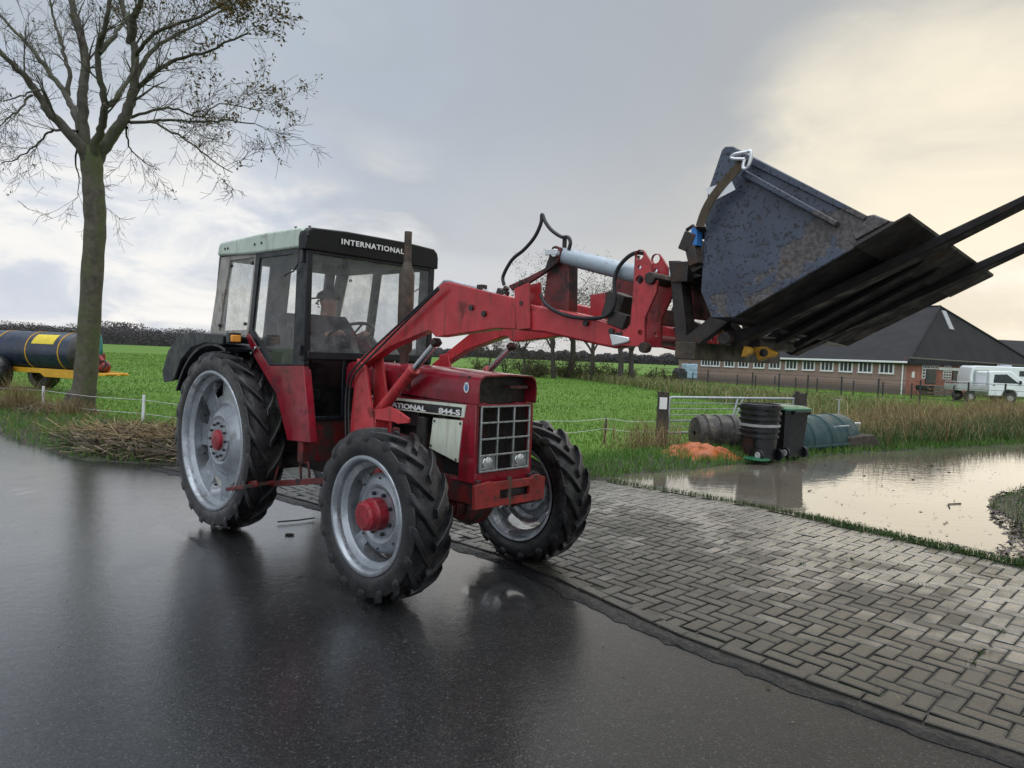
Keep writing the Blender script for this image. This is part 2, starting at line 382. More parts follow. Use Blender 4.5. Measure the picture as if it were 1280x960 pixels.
def front_wheel(side):
    Rt, rr, w = .569, .377, .30
    o = -w/2
    disc = disc_mb([(o+.128, .02), (o+.128, .165), (o+.120, .175), (o+.116, .195), (o+.122, .212), (o+.126, .23), (o+.132, .25), (o+.15, .262)], .268, .268, 4, .1)
    wd = disc.build('front_wheel', 'silver', T, 0, 30)
    for k in range(4):
        a = PI/4+k*PI/2; m_ = MB().box((0, o+.155, .288), (.10, .012, .07)); mm = Matrix.Rotation(a, 3, 'Y')
        m_.v = [tuple(mm @ Vector(v)) for v in m_.v]; m_.build('rim_lug', 'silver', wd, .002)
    tyre_mb(Rt, rr, w, 16, .42, .034).build('tyre', 'rubber', wd, .005, 40)
    rim_mb(rr, w).build('rim', 'silver', wd, 0, 30)
    hub = MB().lathe([(o-.004, .001), (o-.004, .075), (o+.004, .083), (o+.008, .097), (o+.05, .100), (o+.06, .108), (o+.128, .108)], n=40)
    bolts(hub, 8, .088, o+.008, .006, .006)
    hub.build('hub', 'hub_red', wd, 0, 35)
    b_ = MB(); bolts(b_, 8, .138, o+.128, .014, .022, PI/8); bolts(b_, 8, .235, o+.127, .007, .01)
    split(b_.build('wheel_bolts', 'bolt', wd), 'wheel_bolt')
    wd.location = (2.376, side*(.8615+o), .569)
    if side > 0: wd.scale = (1, -1, 1)
for sd in (-1, 1): rear_wheel(sd); front_wheel(sd)

# ---- chassis, engine, axles
mb = MB()
mb.box((1.95, 0, .98), (1.25, .36, .52)); mb.box((.55, 0, .80), (1.75, .42, .46)); mb.box((2.2, 0, .72), (1.0, .30, .2)); mb.box((-.15, 0, .8), (.5, .5, .6))
mb.box((1.9, -.2, 1.16), (.5, .1, .12)); mb.box((1.75, -.22, .9), (.24, .12, .2)); mb.box((2.15, -.22, .86), (.16, .12, .3))
for x in (1.5, 1.66, 1.82, 1.98): mb.cyl((x, -.2, 1.2), (x, -.27, 1.2), .035, n=12)
mb.cyl((2.2, -.235, .95), (2.2, -.235, 1.18), .055, n=16); mb.cyl((2.36, -.2, .9), (2.36, -.2, 1.2), .03, n=10)
mb.tube([(1.4, -.22, 1.25), (1.9, -.26, 1.26), (2.4, -.24, 1.22), (2.5, -.2, 1.1)], .02, 8)
mb.box((.2, -.36, .98), (.7, .25, .5))
mb.build('engine_block', 'engine', T, .008)
mb = MB()
mb.cyl((0, -.62, .794), (0, .62, .794), .11, n=20); mb.cyl((0, -.46, .794), (0, -.3, .794), .2, .24, 24); mb.cyl((0, .46, .794), (0, .3, .794), .2, .24, 24)
mb.build('rear_axle', 'dark_red', T, .006)
mb = MB()
mb.tube([(2.376, -.72, .569), (2.376, -.5, .569), (2.376, -.45, .56), (2.376, -.12, .54)], [.11, .12, .075, .075], 18)
mb.tube([(2.376, .72, .569), (2.376, .5, .569), (2.376, .45, .56), (2.376, -.12, .54)], [.11, .12, .075, .09], 18)
mb.lathe([(-.16, .02), (-.14, .11), (-.05, .16), (.05, .16), (.14, .11), (.16, .02)], (2.376, .1, .54), 20, axis='y')
mb.box((2.376, 0, .66), (.3, .2, .12)); mb.cyl((2.28, -.5, .6), (2.28, .5, .6), .018, n=10)
mb.build('front_axle', 'dark_red', T, .004)
mb = MB()
for s in (-1, 1): mb.box((2.36, s*.255, .72), (.92, .035, .17))
mb.box((2.55, 0, .64), (.5, .5, .03)); mb.box((2.815, -.27, .7), (.03, .04, .15)); mb.box((2.815, .27, .7), (.03, .04, .15))
mb.build('chassis_frame', 'dark_red', T, .004)
o = plate('front_bracket', [(-.335, .625), (.355, .615), (.365, .78), (.33, .785), (.30, .80), (.24, .80), (.22, .785), (-.15, .79), (-.20, .80), (-.26, .79), (-.335, .785)], [[(-.10, .67), (-.10, .73), (.20, .73), (.20, .67)]], 2.835, 2.865, 'worn_red', T, 'x', .003)
MB().cyl((2.85, .0, .60), (2.85, .0, .81), .018, n=12).build('hitch_pin', 'rust_beam', o)
MB().box((2.80, .06, .70), (.03, .36, .12)).build('bracket_recess', 'engine', o)

# ---- bonnet, nose, grille
mb = MB()
def sec(x, zt, zb, w, t=0):
    return [(x, -w+t, zb), (x, -w-.004+t, zb+.06), (x, -w+t, zt-.055), (x, -w+.018+t, zt-.018-t), (x, -w+.05+t, zt-t), (x, 0, zt+.008-t), (x, w-.05-t, zt-t), (x, w-.018-t, zt-.018-t), (x, w-t, zt-.055), (x, w+.004-t, zb+.06), (x, w-t, zb)]
xs = [(1.24, 1.545, 1.335, .270), (1.6, 1.54, 1.335, .280), (1.95, 1.535, 1.33, .280), (2.0, 1.533, 1.33, .288), (2.5, 1.515, 1.315, .288), (2.70, 1.508, 1.312, .287), (2.815, 1.505, 1.311, .287)]
vs = []; n_ = 11
for q in xs: vs += sec(*q)
for q in xs: vs += sec(*q, t=.012)
fs = []; K = len(xs)
for i in range(K-1):
    for j in range(n_-1):
        fs.append((i*n_+j, i*n_+j+1, (i+1)*n_+j+1, (i+1)*n_+j))
        o_ = K*n_; fs.append((o_+i*n_+j, o_+(i+1)*n_+j, o_+(i+1)*n_+j+1, o_+i*n_+j+1))
for j in range(n_-1):
    a_ = (K-1)*n_; o_ = K*n_; fs.append((a_+j, a_+j+1, o_+a_+j+1, o_+a_+j)); fs.append((j+1, j, o_+j, o_+j+1))
for e in (0, n_-1):
    for i in range(K-1): fs.append((i*n_+e, (i+1)*n_+e, K*n_+(i+1)*n_+e, K*n_+i*n_+e))
mb.add(vs, fs)
hood = mb.build('bonnet', 'hood_red', T, .002, 40)
MB().box((2.70, 0, 1.40), (.02, .55, .19)).build('bonnet_recess', 'engine', hood)
MB().beam((2.78, .02, 1.425), (2.78, .20, 1.425), .02, .05, (0, 0, 1)).build('bonnet_catch', 'dark_red', hood)
mb = MB()
for k in range(4): mb.box((1.98+.035*k, -.2925, 1.425-.004*k), (.012, .012, .085), (0, R(-12), 0))
mb.build('vent_slots', 'plate_black', hood)
o = MB().lathe([(0, .001), (0, .98), (-.6, 1.0)], n=36).build('badge', 'letter_white', hood, 0, 30)
o.scale = (.026, .003, .036); o.location = (2.7, -.2935, 1.419)
MT['badge_blue'] = pm('badge_blue', (.10, .20, .42), .5)
q = MB().lathe([(0, .001), (0, .62), (-.2, .62)], n=6); q.build('badge_shield', 'badge_blue', o).location = (0, -.7, -.15)
for dx in (-.5, 0, .5): MB().box((dx, -.9, .55-.15*abs(dx)), (.28, .5, .16)).build('badge_mark', 'badge_blue', o)
# nose shell
mb = MB()
for s in (-1, 1):
    mb.box((2.715, s*.268, 1.045), (.155, .034, .53)); mb.box((2.25, s*.20, 1.30), (1.0, .12, .03))
mb.box((2.785, 0, .81), (.02, .55, .075)); mb.box((2.785, 0, 1.300), (.02, .55, .018)); mb.box((2.66, 0, .785), (.25, .55, .02))
nose = mb.build('nose_shell', 'hood_red', T, .006)
gy = .238
mb = MB()
for y in (-gy, -gy/3, gy/3, gy): mb.box((2.797, y, 1.075), (.016, .014 if abs(y) > .2 else .012, .445))
for z in (.857, .965, 1.075, 1.185, 1.293): mb.box((2.799, 0, z), (.016, 2*gy+.012, .013))
gr = mb.build('grille', 'grille_metal', T, .003)
MB().box((2.745, 0, 1.075), (.02, .5, .46)).build('grille_backing', 'plate_black', gr)
mb = MB()
for k in range(40): mb.box((2.762, -.235+.47*k/39, 1.075), (.012, .003, .44))
mb.build('radiator_mesh', 'engine', gr)
m, nt, b, co = newmat('headlight_glass'); MT['lens'] = m
b.inputs['Base Color'].default_value = (.55, .57, .56, 1); b.inputs['Roughness'].default_value = .12; b.inputs['Metallic'].default_value = .55
bn = nn(nt, 'ShaderNodeBump'); bn.inputs['Strength'].default_value = .6; bn.inputs['Distance'].default_value = .01
wv = nn(nt, 'ShaderNodeTexWave'); wv.inputs['Scale'].default_value = 22; wv.bands_direction = 'Y'; nt.links.new(co, wv.inputs[0]); nt.links.new(wv.outputs[1], bn.inputs['Height']); nt.links.new(bn.outputs[0], b.inputs['Normal'])
for s in (-1, 1):
    y = s*.159
    hl = MB().box((2.778, y, .911), (.03, .142, .094)).build('headlight', 'grille_metal', T, .004)
    MB().lathe([(2.790, .047), (2.799, .043), (2.803, .028), (2.805, .001)], (0, y, .911), 24, axis='x').build('lens', 'lens', hl)
    MB().lathe([(2.789, .047), (2.797, .052), (2.801, .049), (2.801, .045)], (0, y, .911), 24, axis='x').build('lamp_ring', 'chrome', hl)

# side trim and panels, both flanks
strip = [(1.525, 1.294), (2.699, 1.302), (2.685, 1.212), (1.53, 1.205)]
blk = [(1.551, 1.277), (2.66, 1.281), (2.655, 1.223), (1.554, 1.216)]
wp = [(2.363, 1.185), (2.67, 1.192), (2.638, 0.903), (2.332, 0.968)]
for s in (-1, 1):
    sp = MB().prism(strip, s*.283, s*.291).build('trim_strip', 'white_panel', T, .0015)
    MB().prism(blk, s*.2905, s*.2935).build('trim_plate', 'plate_black', sp, 0)
    pnl = MB().prism(wp, s*.278, s*.290).build('side_panel', 'white_panel', T, .002)
    mb = MB()
    for (x, z) in wp: mb.cyl((x+(.02 if x < 2.6 else -.02), s*.288, z+(.02 if z < 1.1 else -.02)), (x+(.02 if x < 2.6 else -.02), s*.296, z+(.02 if z < 1.1 else -.02)), .009, n=8)
    mb.build('panel_screws', 'rust_beam', pnl)
    if s < 0:
        ta = [(1.572, 1.225), (2.287, 1.223), (2.429, 1.222), (2.649, 1.226), (2.654, 1.277)]
        d = Vector((ta[3][0]-ta[2][0], 0, ta[3][1]-ta[2][1])).normalized()
        up = Vector((-d.z, 0, d.x))
        tw = text('lettering', '844-S', .052, 'letter_white', sp, (ta[2][0], -.2955, ta[2][1]+.002), d, up, 1., .0016)
        w_ = max(v.co.x for v in tw.data.vertices)-ta[2][0]; k_ = (ta[3][0]-ta[2][0])/w_
        for v in tw.data.vertices: v.co.x = ta[2][0]+(v.co.x-ta[2][0])*k_
        tw = text('lettering', 'INTERNATIONAL', .050, 'letter_white', sp, (0, -.2955, 0), (1, 0, 0), (0, 0, 1), 1., .0016)
        w_ = max(v.co.x for v in tw.data.vertices); L_ = ta[1][0]-ta[0][0]; d = (ta[1][1]-ta[0][1])/L_
        for v in tw.data.vertices: v.co.z += d*v.co.x*L_/w_+ta[0][1]+.001; v.co.x = ta[0][0]+v.co.x*L_/w_

# ---- exhaust
mb = MB()
mb.tube([(1.64, 0, 1.5), (1.64, 0, 1.62), (1.64, 0, 1.66), (1.64, 0, 2.25), (1.64, 0, 2.30), (1.64, 0, 2.36)], [.035, .035, .062, .062, .045, .028], 20)
ex = mb.build('exhaust_stack', 'exhaust', T, 0, 40)
MB().tube([(1.64, 0, 2.3), (1.64, 0, 2.595)], .030, 16).build('tailpipe', 'exhaust', ex)

# ---- cab
YC = .63
rp = [(-0.313, 2.444), (0.36, 2.433), (0.264, 1.765), (0.222, 1.723), (-0.525, 1.725)]
rw = [(-0.133, 2.402), (0.333, 2.4), (0.226, 1.779), (-0.338, 1.766)]
dr = [(0.368, 2.429), (1.159, 2.425), (1.209, 1.505), (0.636, 1.48), (0.447, 1.616), (0.272, 1.765)]
dw = [(0.434, 2.383), (1.053, 2.38), (1.026, 1.514), (0.676, 1.502), (0.33, 1.772)]
lp = [(0.222, 1.72), (0.28, 1.751), (0.462, 1.61), (0.65, 1.477), (1.197, 1.501), (1.335, 0.912), (0.984, 0.892), (0.783, 1.249), (0.394, 1.54)]
for s in (-1, 1):
    ys, yi = s*YC, s*(YC-.035)
    rq = plate('rear_quarter', rp, [rw], ys, yi, 'rear_panel', T, 'y', .004)
    MB().prism(rw, s*(YC-.012), s*(YC-.017)).build('quarter_window', 'glass_rear', rq, 0, 0)
    mb = MB()
    for i, (x, z) in enumerate(rw): mb.cyl((x+(.03 if i in (0, 3) else -.03), ys-s*.01, z+(.05 if i > 1 else -.05)), (x+(.03 if i in (0, 3) else -.03), ys+s*.012, z+(.05 if i > 1 else -.05)), .014, n=10)
    mb.build('window_latch', 'plate_black', rq)
    door = plate('door', dr, [dw], ys+s*.004, s*(YC-.03), 'cab_black', T, 'y', .004)
    MB().prism(dw, s*(YC-.008), s*(YC-.013)).build('door_glass', 'glass_side', door, 0, 0)
    MB().box((1.17, ys+s*.02, 2.35), (.03, .035, .1)).box((1.17, ys+s*.02, 1.62), (.04, .035, .08)).build('hinge', 'plate_black', door, .004)
    MB().box((.40, ys+s*.018, 1.60), (.10, .025, .022), (0, R(-35), 0)).build('door_handle', 'chrome', door, .004)
    wpz = [(1.111, -0.66, 2.291), (1.053, -0.66, 2.238), (0.954, -0.66, 2.225), (0.917, -0.66, 2.208)]
    MB().tube([(p[0], -s*p[1], p[2]) for p in wpz], .006, 6).build('mirror_arm', 'plate_black', door)
    MB().prism(lp, ys+s*.008, s*(YC-.06)).build('lower_panel', 'hood_red', T, .006)
    # inner wheel arch between cab and rear tyre
    arc = [(.86*math.sin(a), .794+.86*math.cos(a)) for a in [R(x) for x in range(-62, 20, 9)]]
    ar2 = [(.835*math.sin(a), .794+.835*math.cos(a)) for a in [R(x) for x in range(-62, 20, 9)]]
    MB().prism(arc+ar2[::-1], s*.84, s*.42).build('inner_fender', 'cab_black', T, 0, 30)
    fo = [(-1.02, 1.25), (-1.06, 1.36), (-.93, 1.56), (-.66, 1.715), (-.40, 1.745), (.26, 1.715), (.26, 1.64), (-.1, 1.65), (-.4, 1.60), (-.62, 1.48), (-.78, 1.28)]
    fd = MB().prism(fo, s*.83, s*.855)
    fd.prism([(-1.03, 1.27), (-1.055, 1.36), (-.925, 1.558), (-.655, 1.712), (-.40, 1.742), (.25, 1.712), (.25, 1.69), (-.4, 1.72), (-.64, 1.69), (-.9, 1.54), (-1.02, 1.36)], s*.83, s*.52)
    fdo = fd.build('rear_fender', 'cab_black', T, .006)
    MB().box((-1.045, s*.80, 1.31), (.02, .07, .07), (0, R(-10), 0)).build('tail_lamp', 'hub_red', fdo, .004)
    ind = MB().box((.34, s*.80, 1.70), (.07, .10, .085)).build('indicator', 'cab_black', T, .006)
    MB().box((.38, s*.80, 1.695), (.03, .085, .06)).build('lamp_lens', 'amber', ind, .008)
    # front pillars and lower glazing
    MB().box((1.19, s*.615, 2.0), (.05, .055, .92)).build('front_pillar', 'cab_black', T, .008)
    lo = MB().box((1.2, s*.44, 1.32), (.006, .30, .46)).build('lower_window', 'glass_low', T)
    fr = MB().box((1.2, s*.44, 1.565), (.03, .36, .035)).box((1.2, s*.44, 1.085), (.03, .36, .03)).box((1.2, s*.275, 1.325), (.03, .03, .5)).build('window_frame', 'cab_black', lo, .004)
    MB().box((1.15, s*.42, .90), (.08, .40, .34)).build('footwell_panel', 'dark_red', T, .01)
roofp = [(-.34, 2.455), (-.345, 2.475), (-.315, 2.555), (-.28, 2.572), (.4, 2.588), (1.12, 2.58), (1.17, 2.56), (1.17, 2.42), (.3, 2.425)]
rf = MB().prism(roofp, -.655, .655).build('cab_roof', 'roof_paint', T, .022, 40, seg=3)
mb = MB()
for q in [(-0.178, 2.507), (-0.122, 2.506), (0.387, 2.502), (0.507, 2.505), (1.246, 2.509)]: mb.cyl((q[0], -.65, q[1]), (q[0], -.662, q[1]), .011, n=10)
mb.build('roof_bolts', 'plate_black', rf)
mb = MB()
for x, zz in ((.27, 2.62), (.78, 2.635), (1.0, 2.62)): mb.cyl((x, -.5, 2.57), (x, -.5, zz), .006, n=6); mb.box((x, -.5, zz), (.03, .012, .008))
mb.build('roof_studs', 'rust_beam', rf)
vz = [(-.672, 2.40), (-.672, 2.50), (-.66, 2.54), (-.62, 2.573), (-.3, 2.588), (.3, 2.588), (.62, 2.573), (.66, 2.54), (.672, 2.50), (.672, 2.40)]
mb = MB(); n_ = len(vz)
rings = [(1.13, 1.0, 0), (1.215, 1.0, 0), (1.235, .985, -.006)]
vs = [(x+.02*(1-(p[0]/.67)**2), p[0]*k, p[1]+dz if p[1] > 2.45 else p[1]) for x, k, dz in rings for p in vz]
fs = [(i*n_+j, i*n_+(j+1) % n_, (i+1)*n_+(j+1) % n_, (i+1)*n_+j) for i in range(2) for j in range(n_)]+[tuple(range(n_))[::-1], tuple(2*n_+j for j in range(n_))]
vis = mb.add(vs, fs).build('visor', 'visor', T, .008, 40, seg=2)
ta = [(-0.365, 2.47), (0.206, 2.463)]
tw = text('lettering', 'INTERNATIONAL', .06, 'letter_white', vis, (0, 0, 0), (0, 1, 0), (0, 0, 1), 1., .0013, .002, 1.15)
w_ = sorted(v.co.y for v in tw.data.vertices)
W_ = (ta[1][0]-ta[0][0])*13.1/12
sc_ = W_/w_[-1]
for v in tw.data.vertices:
    y_ = ta[0][0]+v.co.y*sc_; v.co.z += 2.479; v.co.y = y_; v.co.x += 1.2385+.02*(1-(y_/.67)**2)
split(MB().box((1.19, 0, 2.395), (.05, 1.2, .04)).box((1.2, 0, 1.585), (.06, 1.24, .06)).box((-.33, 0, 2.44), (.05, 1.2, .05)).build('cab_frame', 'cab_black', T, .005), 'cross_frame')
MB().box((1.2, 0, 2.0), (.006, 1.19, .78)).build('windscreen', 'glass_front', T)
mb = MB(); mb.box((-.44, 0, 2.05), (.03, .22, .85), (0, R(9), 0)); mb.box((-.5, 0, 1.66), (.04, 1.2, .08))
for s in (-1, 1): mb.box((-.44, s*.56, 2.05), (.05, .10, .85), (0, R(9), 0))
rwf = mb.build('rear_wall', 'cab_black', T, .004)
MB().box((-.45, 0, 2.05), (.005, 1.05, .78), (0, R(9), 0)).build('rear_window', 'glass_side', rwf)
mb = MB(); mb.box((.35, 0, 1.03), (1.6, 1.1, .04)); mb.box((-.1, 0, 1.33), (.75, 1.1, .6)); mb.box((1.02, 0, 1.38), (.22, .52, .44), (0, R(12), 0)); mb.box((.4, 0, 2.415), (1.4, 1.22, .015))
mb.build('cab_interior', 'seat', T, .02)
mb = MB(); mb.box((.22, .03, 1.42), (.48, .48, .12)); mb.box((.0, .03, 1.72), (.12, .46, .5), (0, R(-12), 0))
st = mb.build('seat', 'seat', T, .05, seg=3)
mb = MB()
for s in (-1, 1): mb.tube(smooth_path([(-.02, .03+s*.34, 1.5), (-.05, .03+s*.34, 1.8), (-.06, .03+s*.31, 1.90), (-.06, .03+s*.22, 1.93), (-.06, .03+s*.12, 1.93)]), .014, 8)
mb.build('seat_rail', 'cab_black', st)
sw = MB(); pts = []
for k in range(29):
    a = 2*PI*k/28; pts.append(Vector((.88, 0, 1.775))+Matrix.Rotation(R(-28), 3, 'Y') @ Vector((.20*math.cos(a), .20*math.sin(a), 0)))
sw.tube(pts, .014, 8, False); sw.cyl((.88, 0, 1.77), (1.02, 0, 1.5), .025, n=10)
for k in range(3):
    a = 2*PI*k/3; sw.tube([Vector((.89, 0, 1.755)), Vector((.88, 0, 1.775))+Matrix.Rotation(R(-28), 3, 'Y') @ Vector((.2*math.cos(a), .2*math.sin(a), 0))], .009, 6)
sw.build('steering_wheel', 'plate_black', T)
lv = MB()
for x, y in ((.55, -.42), (.62, -.42), (.70, -.40)): lv.tube([(x, y, 1.1), (x+.02, y, 1.70), (x+.03, y, 1.82)], .008, 6); lv.cyl((x+.03, y, 1.80), (x+.03, y, 1.85), .018, n=8)
lv.box((.62, -.42, 1.5), (.24, .12, .2)).build('control_levers', 'cab_black', T, .01)

# ---- step under the door
mb = MB()
mb.box((.62, -.76, .482), (.34, .26, .03), (R(4), R(-12), 0)); mb.beam((.72, -.62, .50), (1.62, -.56, .66), .05, .045); mb.beam((.52, -.80, .475), (.82, -.80, .535), .02, .05)
mb.tube([(1.15, -.60, .60), (1.13, -.6, .72), (1.22, -.58, .74), (1.24, -.58, .62)], .012, 6); mb.tube([(.75, -.62, .5), (.76, -.55, .8)], .012, 6)
mb.build('step', 'dark_red', T, .004)

# ---- front loader
arm = [(1.592, 1.545), (2.568, 2.109), (2.619, 2.111), (3.228, 1.989), (3.251, 1.802), (3.082, 1.806), (2.542, 1.749), (2.509, 1.749), (2.457, 1.786), (2.424, 1.789), (2.008, 1.675), (1.616, 1.491)]
fwd = [(3.215, 1.972), (3.34, 1.95), (3.587, 1.913), (3.815, 1.871), (4.021, 1.812), (4.044, 1.768), (4.027, 1.709), (3.966, 1.702), (3.85, 1.719), (3.648, 1.753), (3.474, 1.782), (3.225, 1.799)]
brk = [(3.228, 2.074), (3.35, 2.086), (3.375, 1.806), (3.263, 1.797)]
bar = [(3.182, 2.064), (3.336, 2.108), (3.47, 2.154), (3.495, 2.216), (3.518, 2.271), (3.541, 2.276), (3.578, 2.26), (3.578, 2.22), (3.559, 2.178), (3.492, 2.139), (3.351, 2.074), (3.21, 2.034)]
post = [(3.454, 2.197), (3.609, 2.178), (3.623, 1.834), (3.539, 1.848), (3.416, 1.877)]
tp = [(4.104, 2.183), (4.113, 2.198), (4.129, 2.205), (4.149, 2.202), (4.164, 2.186), (4.207, 2.128), (4.21, 2.072), (4.244, 2.041), (4.243, 1.987), (4.182, 1.86), (4.19, 1.714), (4.032, 1.716), (4.037, 1.759), (4.095, 1.827), (4.105, 2.036)]
hl_ = [(4.132, 2.177), (4.136, 2.115), (4.14, 2.051), (4.158, 1.784)]
tw_ = [(1.645, 1.576), (1.578, 1.042), (1.603, 0.584), (2.018, 0.65), (1.875, 1.119), (1.752, 1.52)]
tw2 = [(1.688, 1.629), (1.8, 1.632), (1.947, 1.103), (1.97, 0.689), (1.772, 0.659)]
cb = [(1.828, 1.203), (1.965, 1.22), (2.05, 1.244), (2.163, 1.219), (2.279, 1.178), (2.276, 1.144), (2.159, 1.127), (2.112, 1.137), (1.871, 1.135)]
cyl = [(1.729, 1.09), (2.235, 1.517), (2.467, 1.712)]
tc = [(3.514, 2.235), (4.12, 2.077)]
pv = [(4.025, 1.747), (1.645, 1.534), (3.552, 2.231), (2.859, 1.938), (2.978, 1.898), (3.282, 2.08), (3.295, 1.956), (3.778, 1.836), (3.951, 1.793)]
for s in (-1, 1):
    lt = MB().prism(tw_, s*.45, s*.425)
    lt.prism(tw2, s*.345, s*.325).box((1.78, s*.39, .95), (.22, .10, .5)).box((1.75, s*.33, .78), (.4, .16, .12))
    lt.prism(cb, s*.44, s*.42)
    lt.build('loader_tower', 'loader_red', T, .004)
    la = MB().prism(arm, s*.42, s*.33).build('loader_arm', 'loader_red', T, .005)
    MB().prism(fwd, s*.415, s*.335).build('arm_front_section', 'loader_red', la, .012)
    MB().prism(brk, s*.43, s*.419).prism(brk, s*.331, s*.32).build('bracket_plate', 'loader_red', la, .002)
    MB().prism(bar, s*.43, s*.405).build('tilt_bracket', 'dark_red', la, .003)
    MB().prism(post, s*.385, s*.30).build('tilt_post', 'dark_red', la, .006)
    mb = MB()
    for i in (3, 4): mb.cyl((pv[i][0], s*.415, pv[i][1]), (pv[i][0], s*.436, pv[i][1]), .020, n=6)
    for i in (5, 6, 7, 8): mb.cyl((pv[i][0], s*.41, pv[i][1]), (pv[i][0], s*.434, pv[i][1]), .014 if i < 7 else .016, n=14)
    split(mb.build('arm_bolts', 'rust_dark', la), 'arm_bolt')
    pn = MB().cyl((pv[0][0], s*.30, pv[0][1]), (pv[0][0], s*.475, pv[0][1]), .022, n=14)
    pn.prism([(pv[0][0]-.05, pv[0][1]+.03), (pv[0][0]+.075, pv[0][1]+.012), (pv[0][0]+.075, pv[0][1]-.012), (pv[0][0]-.03, pv[0][1]-.035)], s*.462, s*.48)
    pn.build('pivot_pin', 'pin', la, .006)
    MB().cyl((pv[2][0], s*.3, pv[2][1]), (pv[2][0], s*.455, pv[2][1]), .024, n=14).box((pv[2][0]-.02, s*.45, pv[2][1]+.005), (.09, .012, .03)).build('tilt_pin', 'pin', la, .003)
    for (y0, y1) in ((.468, .452), (.315, .299)):
        plate('tool_plate', tp, [circ(*hl_[0], .024), circ(*hl_[1], .010), circ(*hl_[2], .022), circ(*hl_[3], .014)], s*y0, s*y1, 'loader_red', T, 'y', .002)
    PS_ = MB().cyl((hl_[1][0]+.075, s*.30, hl_[1][1]-.06), (hl_[1][0]+.075, s*.49, hl_[1][1]-.06), .032, n=8).cyl((hl_[3][0]+.03, s*.44, hl_[3][1]-.075), (hl_[3][0]+.03, s*.485, hl_[3][1]-.075), .028, n=8); split(PS_.build('plate_spacer', 'rust_dark', T, .004), 'plate_spacer')
    # rams
    p0, p1, p2 = [Vector((q[0], s*.375, q[1])) for q in cyl]
    ram = MB().cyl(p0, p1, .042, n=20).cyl(p1-(p1-p0).normalized()*.03, p1+(p1-p0).normalized()*.01, .048, n=20).cyl(p0-Vector((0, .04, 0)), p0+Vector((0, .04, 0)), .045, n=16)
    ro = ram.build('lift_ram', 'loader_red', T, .003)
    MB().cyl(p1, p2, .025, n=18).build('ram_rod', 'chrome', ro)
    MB().box(p2+Vector((.0, 0, .0)), (.05, .07, .05), (0, R(-40), 0)).build('ram_lug', 'dark_red', ro, .01)
    t0, t1 = [Vector((q[0], s*.375, q[1])) for q in tc]
    tr = MB().cyl(t0+(t1-t0)*.02, t0+(t1-t0)*.97, .047, n=24).cyl(t0-Vector((0, .045, 0)), t0+Vector((0, .045, 0)), .03, n=14)
    to = tr.build('tilt_ram', 'steel_grey', T, .003)
    MB().cyl(t0+(t1-t0)*.95, t1+(t1-t0)*.1, .024, n=14).build('ram_rod', 'chrome', to)
    MB().cyl(t0+(t1-t0)*.08+Vector((0, 0, .03)), t0+(t1-t0)*.08+Vector((0, 0, .10)), .013, n=8).build('ram_port', 'rust_dark', to)
    MB().box((3.93, s*.34, 1.93), (.11, .12, .14), (0, R(18), 0)).box((3.98, s*.40, 1.855), (.11, .05, .08), (0, R(18), 0)).build('arm_end_block', 'rust_dark', T, .006)
MB().cyl((3.36, -.34, 1.86), (3.36, .34, 1.86), .055, n=20).cyl((4.0, -.45, 1.76), (4.0, .45, 1.76), .03, n=14).box((3.93, 0, 1.90), (.07, .64, .09)).build('loader_crossbar', 'dark_red', T, .004)
hs = [[(3.117, -0.4, 2.074), (3.107, -0.4, 2.129), (3.176, -0.4, 2.222), (3.272, -0.4, 2.277), (3.351, -0.4, 2.342), (3.397, -0.4, 2.417), (3.404, -0.4, 2.471), (3.434, -0.4, 2.422), (3.485, -0.4, 2.371), (3.559, -0.4, 2.328), (3.606, -0.4, 2.322), (3.625, -0.4, 2.291), (3.616, -0.4, 2.252)],
      [(3.455, -0.44, 2.001), (3.495, -0.44, 1.945), (3.586, -0.44, 1.898), (3.692, -0.44, 1.87), (3.83, -0.44, 1.86), (3.92, -0.44, 1.872), (3.964, -0.44, 1.91), (3.973, -0.44, 1.977), (3.966, -0.44, 2.061), (3.988, -0.44, 2.123), (4.04, -0.44, 2.173), (4.093, -0.44, 2.194), (4.146, -0.44, 2.186)],
      [(1.573, -0.47, 0.889), (1.549, -0.47, 1.132), (1.55, -0.47, 1.316), (1.587, -0.47, 1.44), (1.677, -0.47, 1.523), (1.912, -0.47, 1.677), (2.272, -0.47, 1.887), (2.583, -0.47, 2.073)],
      [(1.616, -0.47, 0.895), (1.592, -0.47, 1.136), (1.593, -0.47, 1.319), (1.63, -0.47, 1.43), (1.72, -0.47, 1.506), (1.952, -0.47, 1.66), (2.299, -0.47, 1.882), (2.592, -0.47, 2.062)]]
for i, q in enumerate(hs): MB().tube(smooth_path(q, 6), .011 if i < 2 else .008, 10).build('hydraulic_hose', 'hose', T)
q = [(2.404, -0.4, 2.011), (2.564, -0.4, 2.115), (2.637, -0.4, 2.107), (2.891, -0.4, 2.051), (3.037, -0.4, 2.018), (3.134, -0.4, 2)]
MB().tube([(a_, -.40, c_+.008) for a_, _, c_ in q], .010, 8).build('hydraulic_pipe', 'pin', T)
q = [(2.912, -0.385, 2.049), (3.022, -0.385, 2.015), (3.091, -0.385, 2.018), (3.13, -0.385, 2.061)]
MB().box((q[0][0], -.39, q[0][2]+.01), (.05, .05, .05)).tube(q[1:], .02, 8).box((q[2][0], -.385, q[2][2]), (.07, .05, .06), (0, .4, 0)).build('hose_coupling', 'rust_dark', T, .005)

